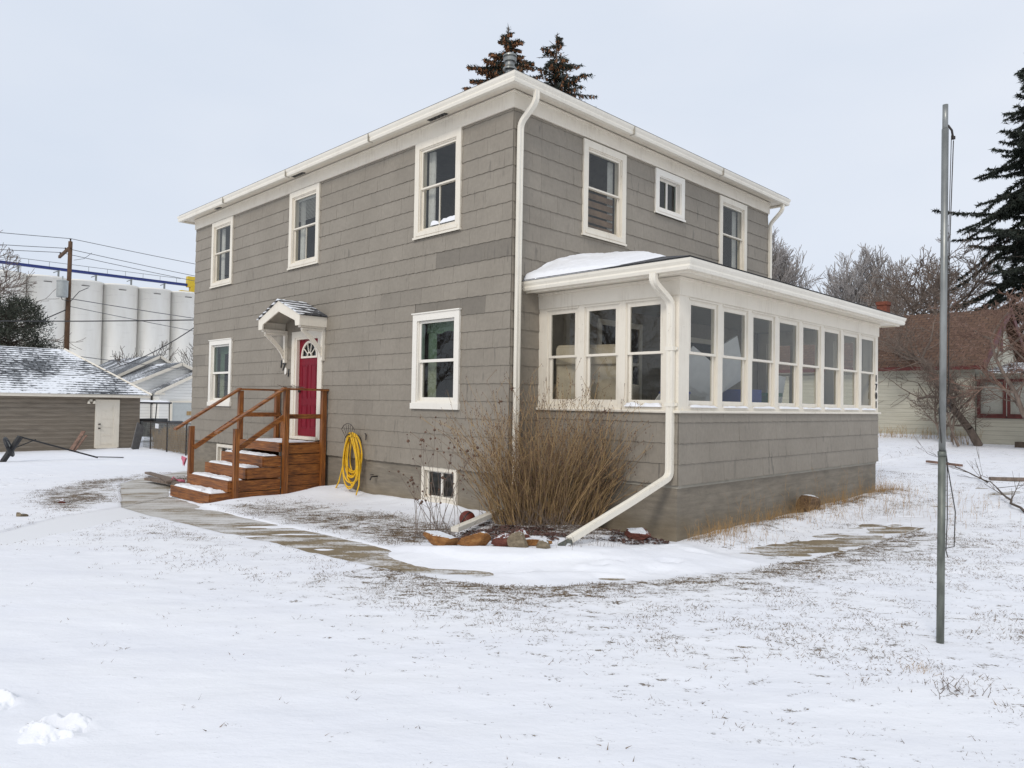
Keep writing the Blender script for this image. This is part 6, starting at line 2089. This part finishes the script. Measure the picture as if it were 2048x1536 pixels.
# unseen trees and houses, added only to be reflected in the window glass
for k, (x, y, H, lb) in enumerate(((-24, -34, 8.5, "tall leafless tree added for window reflections, southwest of the house"), (-40, -30, 7, "smaller leafless tree added for window reflections, farther west"),
                               (30, 34, 8.0, "leafless tree added for window reflections, northeast of the house"), (38, 24, 9.0, "broad leafless tree added for window reflections on the porch side"), (6, -30, 7.5, "leafless tree added for window reflections, directly south of the yard"))):
    bare_tree("reflection_tree", (x, y, 0), H, .28, 80 + k, 'bark', lb, dict(rmin=.02, up=.06, kids=[2, 2, 2, 2, 1]), maxlev=3, twigmat='twig_brown')
for (x, y, w_, l_, lb, rz) in ((36, 44, 9, 14, "unseen grey house added for window reflections, to the northeast", 0), (-30, -48, 14, 9, "unseen grey house added for window reflections, to the southwest", 0)):
    o = empty("reflection_house", (x, y, 0), rz); tag(o, lb, "house")  # invented house outside the view, there for the panes to mirror
    m = MB(); m.box(-w_ / 2, w_ / 2, -l_ / 2, l_ / 2, -.3, 2.8); m.build("wall", 'cream_in', o)
    m = hip_roof(-w_ / 2 - .5, w_ / 2 + .5, -l_ / 2 - .5, l_ / 2 + .5, 2.8, .5) if w_ > l_ else None
    if m is None:
        m = MB(); m.add([(-w_ / 2 - .5, -l_ / 2 - .5, 2.8), (w_ / 2 + .5, -l_ / 2 - .5, 2.8), (w_ / 2 + .5, l_ / 2 + .5, 2.8), (-w_ / 2 - .5, l_ / 2 + .5, 2.8), (0, -l_ / 2 + 2, 5), (0, l_ / 2 - 2, 5)], [(0, 1, 4), (1, 2, 5, 4), (2, 3, 5), (3, 0, 4, 5), (0, 1, 2, 3)])
    m.build("roof", 'roof_far', o)
    for sx_ in (-1, 1):
        m = MB(); m.box(-2.5, -1.2, -l_ / 2 - .03, -l_ / 2 + .02, 1, 2.2) if False else m.box(sx_ * w_ / 4 - .6, sx_ * w_ / 4 + .6, -l_ / 2 - .05, l_ / 2 + .05, .9, 2.2)
        m.build("window", 'black', o)
# ------------------------------------------------------------------ neighbouring house
NY = 24.0
nb = empty("neighbour_house", (-2, 28, .6)); tag(nb, "cream clapboard house with brown roof and dark red trim at the right", "house")
def npart(m, name, mat, parent=None):
    o = m.build(name, mat, parent or nb)
    if parent is None: o.location = -nb.location
    return o
NM = clap_mat("cream_lap_siding", (0.50, 0.475, 0.38), (0.58, 0.55, 0.45), .155, (.40, .36, .27), .2)
RED = simple("dark_red_trim", (.105, .022, .018), .6, .3)
def brown_roof():
    m, nt, b = newmat("brown_shingles"); v = coords(nt); sep = N(nt, "ShaderNodeSeparateXYZ"); lk(nt, v, sep.inputs[0])
    comb = N(nt, "ShaderNodeCombineXYZ"); lk(nt, sep.outputs[0], comb.inputs[0]); lk(nt, math_(nt, 'MULTIPLY', sep.outputs[2], 2.0), comb.inputs[1])
    br = N(nt, "ShaderNodeTexBrick"); br.inputs["Brick Width"].default_value = .30; br.inputs["Row Height"].default_value = .25; br.inputs["Scale"].default_value = 1; br.inputs["Mortar Size"].default_value = .02
    br.inputs["Color1"].default_value = (.092, .048, .028, 1); br.inputs["Color2"].default_value = (.132, .072, .042, 1); br.inputs["Mortar"].default_value = (.05, .025, .015, 1); lk(nt, comb.outputs[0], br.inputs["Vector"])
    sp = ramp(nt, noise(nt, coords(nt, (2.5, 1, 8)), 2.6, 4, .8), [(.66, 0.0), (.70, 1.0)])
    lk(nt, mixc(nt, sp, br.outputs[0], (.75, .76, .78)), b.inputs["Base Color"]); b.inputs["Roughness"].default_value = .9; return m
BR = brown_roof()
nx0, nx1 = -12.0, .68
m = MB()
vs = [(nx1, NY, .2), (nx1, 32, .2), (nx1, 32, 3.55), (nx1, 28, 5.85), (nx1, NY, 3.55)]
vb = [(nx0, y, z) for (_, y, z) in vs]
m.add(vs + vb, [(0, 1, 2, 3, 4), (9, 8, 7, 6, 5), (0, 4, 9, 5), (1, 6, 7, 2), (0, 5, 6, 1)]); npart(m, "wall", NM)
m = MB(); m.box(nx0, nx1 + .02, NY - .03, NY + .1, .1, .85); npart(m, "foundation", 'foam')
m = MB()
for ya, yb in ((NY - .4, 28), (32.4, 28)):
    q = [(nx1 + .35, ya, 3.42), (nx0 - .3, ya, 3.42), (nx0 - .3, yb, 5.98), (nx1 + .35, yb, 5.98)]
    m.add(q + [(x, y, z + .09) for x, y, z in q], [(0, 3, 2, 1), (4, 5, 6, 7), (0, 1, 5, 4), (1, 2, 6, 5), (2, 3, 7, 6), (3, 0, 4, 7)])
npart(m, "roof", BR)
m = MB(); m.box(nx0, nx1 + .36, NY - .43, NY - .39, 3.36, 3.50); m.beam((nx1 + .38, NY - .4, 3.42), (nx1 + .38, 28, 5.98), .05, .3); m.beam((nx1 + .38, 32.4, 3.42), (nx1 + .38, 28, 5.98), .05, .3)
m.box(nx1, nx1 + .03, 27.6, 28.4, 4.3, 5.1)
npart(m, "trim", RED)
m = MB(); m.box(-4.1, -3.68, 27.8, 28.25, 5.6, 6.7); m.box(-4.14, -3.64, 27.76, 28.29, 6.6, 6.76); npart(m, "chimney", simple("red_brick", (.20, .062, .036), .9, .35, 12))
# side sun room with red-framed windows
m = MB(); m.box(nx1 + .04, 5.6, NY + .02, 28, .2, 1.62); m.box(nx1 + .04, 5.6, NY + .02, 28, 3.0, 3.2); npart(m, "sunroom_wall", NM)
m = MB()
q = [(nx1 + .4, NY - .35, 3.22), (6.0, NY - .35, 3.22), (6.0, 28, 3.75), (nx1 + .4, 28, 3.75)]
m.add(q + [(x, y, z + .08) for x, y, z in q], [(0, 3, 2, 1), (4, 5, 6, 7), (0, 1, 5, 4), (1, 2, 6, 5), (2, 3, 7, 6), (3, 0, 4, 7)]); npart(m, "sunroom_roof", 'roof_far2')
for k in range(4):
    a = nx1 + .08 + k * .95
    m = MB(); frame_boxes(m, a, a + .92, 1.62, 3.0, NY - .05, NY + .03, .10); m.box(a - .02, a + .96, NY - .09, NY + .02, 1.56, 1.64); w = npart(m, "window", RED)
    pane("pane", a + .1, a + .82, NY - .01, 1.72, 2.9, w)
    m = MB(); m.box(a + .1, a + .82, NY + .1, NY + .12, 1.72, 2.9); o = m.build("curtain", 'curtain', w)

from collections import defaultdict
_tops = defaultdict(list)
for o in bpy.data.objects:
    if o.parent is None and "label" in o: _tops[o.name.split(".")[0]].append(o)
for nm, os_ in _tops.items():
    if len(os_) > 1:
        for o in os_:
            if "group" not in o: o["group"] = nm.replace("_", " ") + "s"
for o in bpy.data.objects:
    if o.type == 'MESH' and not o.data.materials: print("no material", o.name)
S.cycles.max_bounces = 8
S.cycles.transparent_max_bounces = 24
S.cycles.use_denoising = True
S.cycles.denoising_prefilter = 'ACCURATE'
S.cycles.use_adaptive_sampling = False
S.cycles.sample_clamp_indirect = 3.0
S.cycles.diffuse_bounces = 3
S.cycles.caustics_reflective = False
S.cycles.caustics_refractive = False
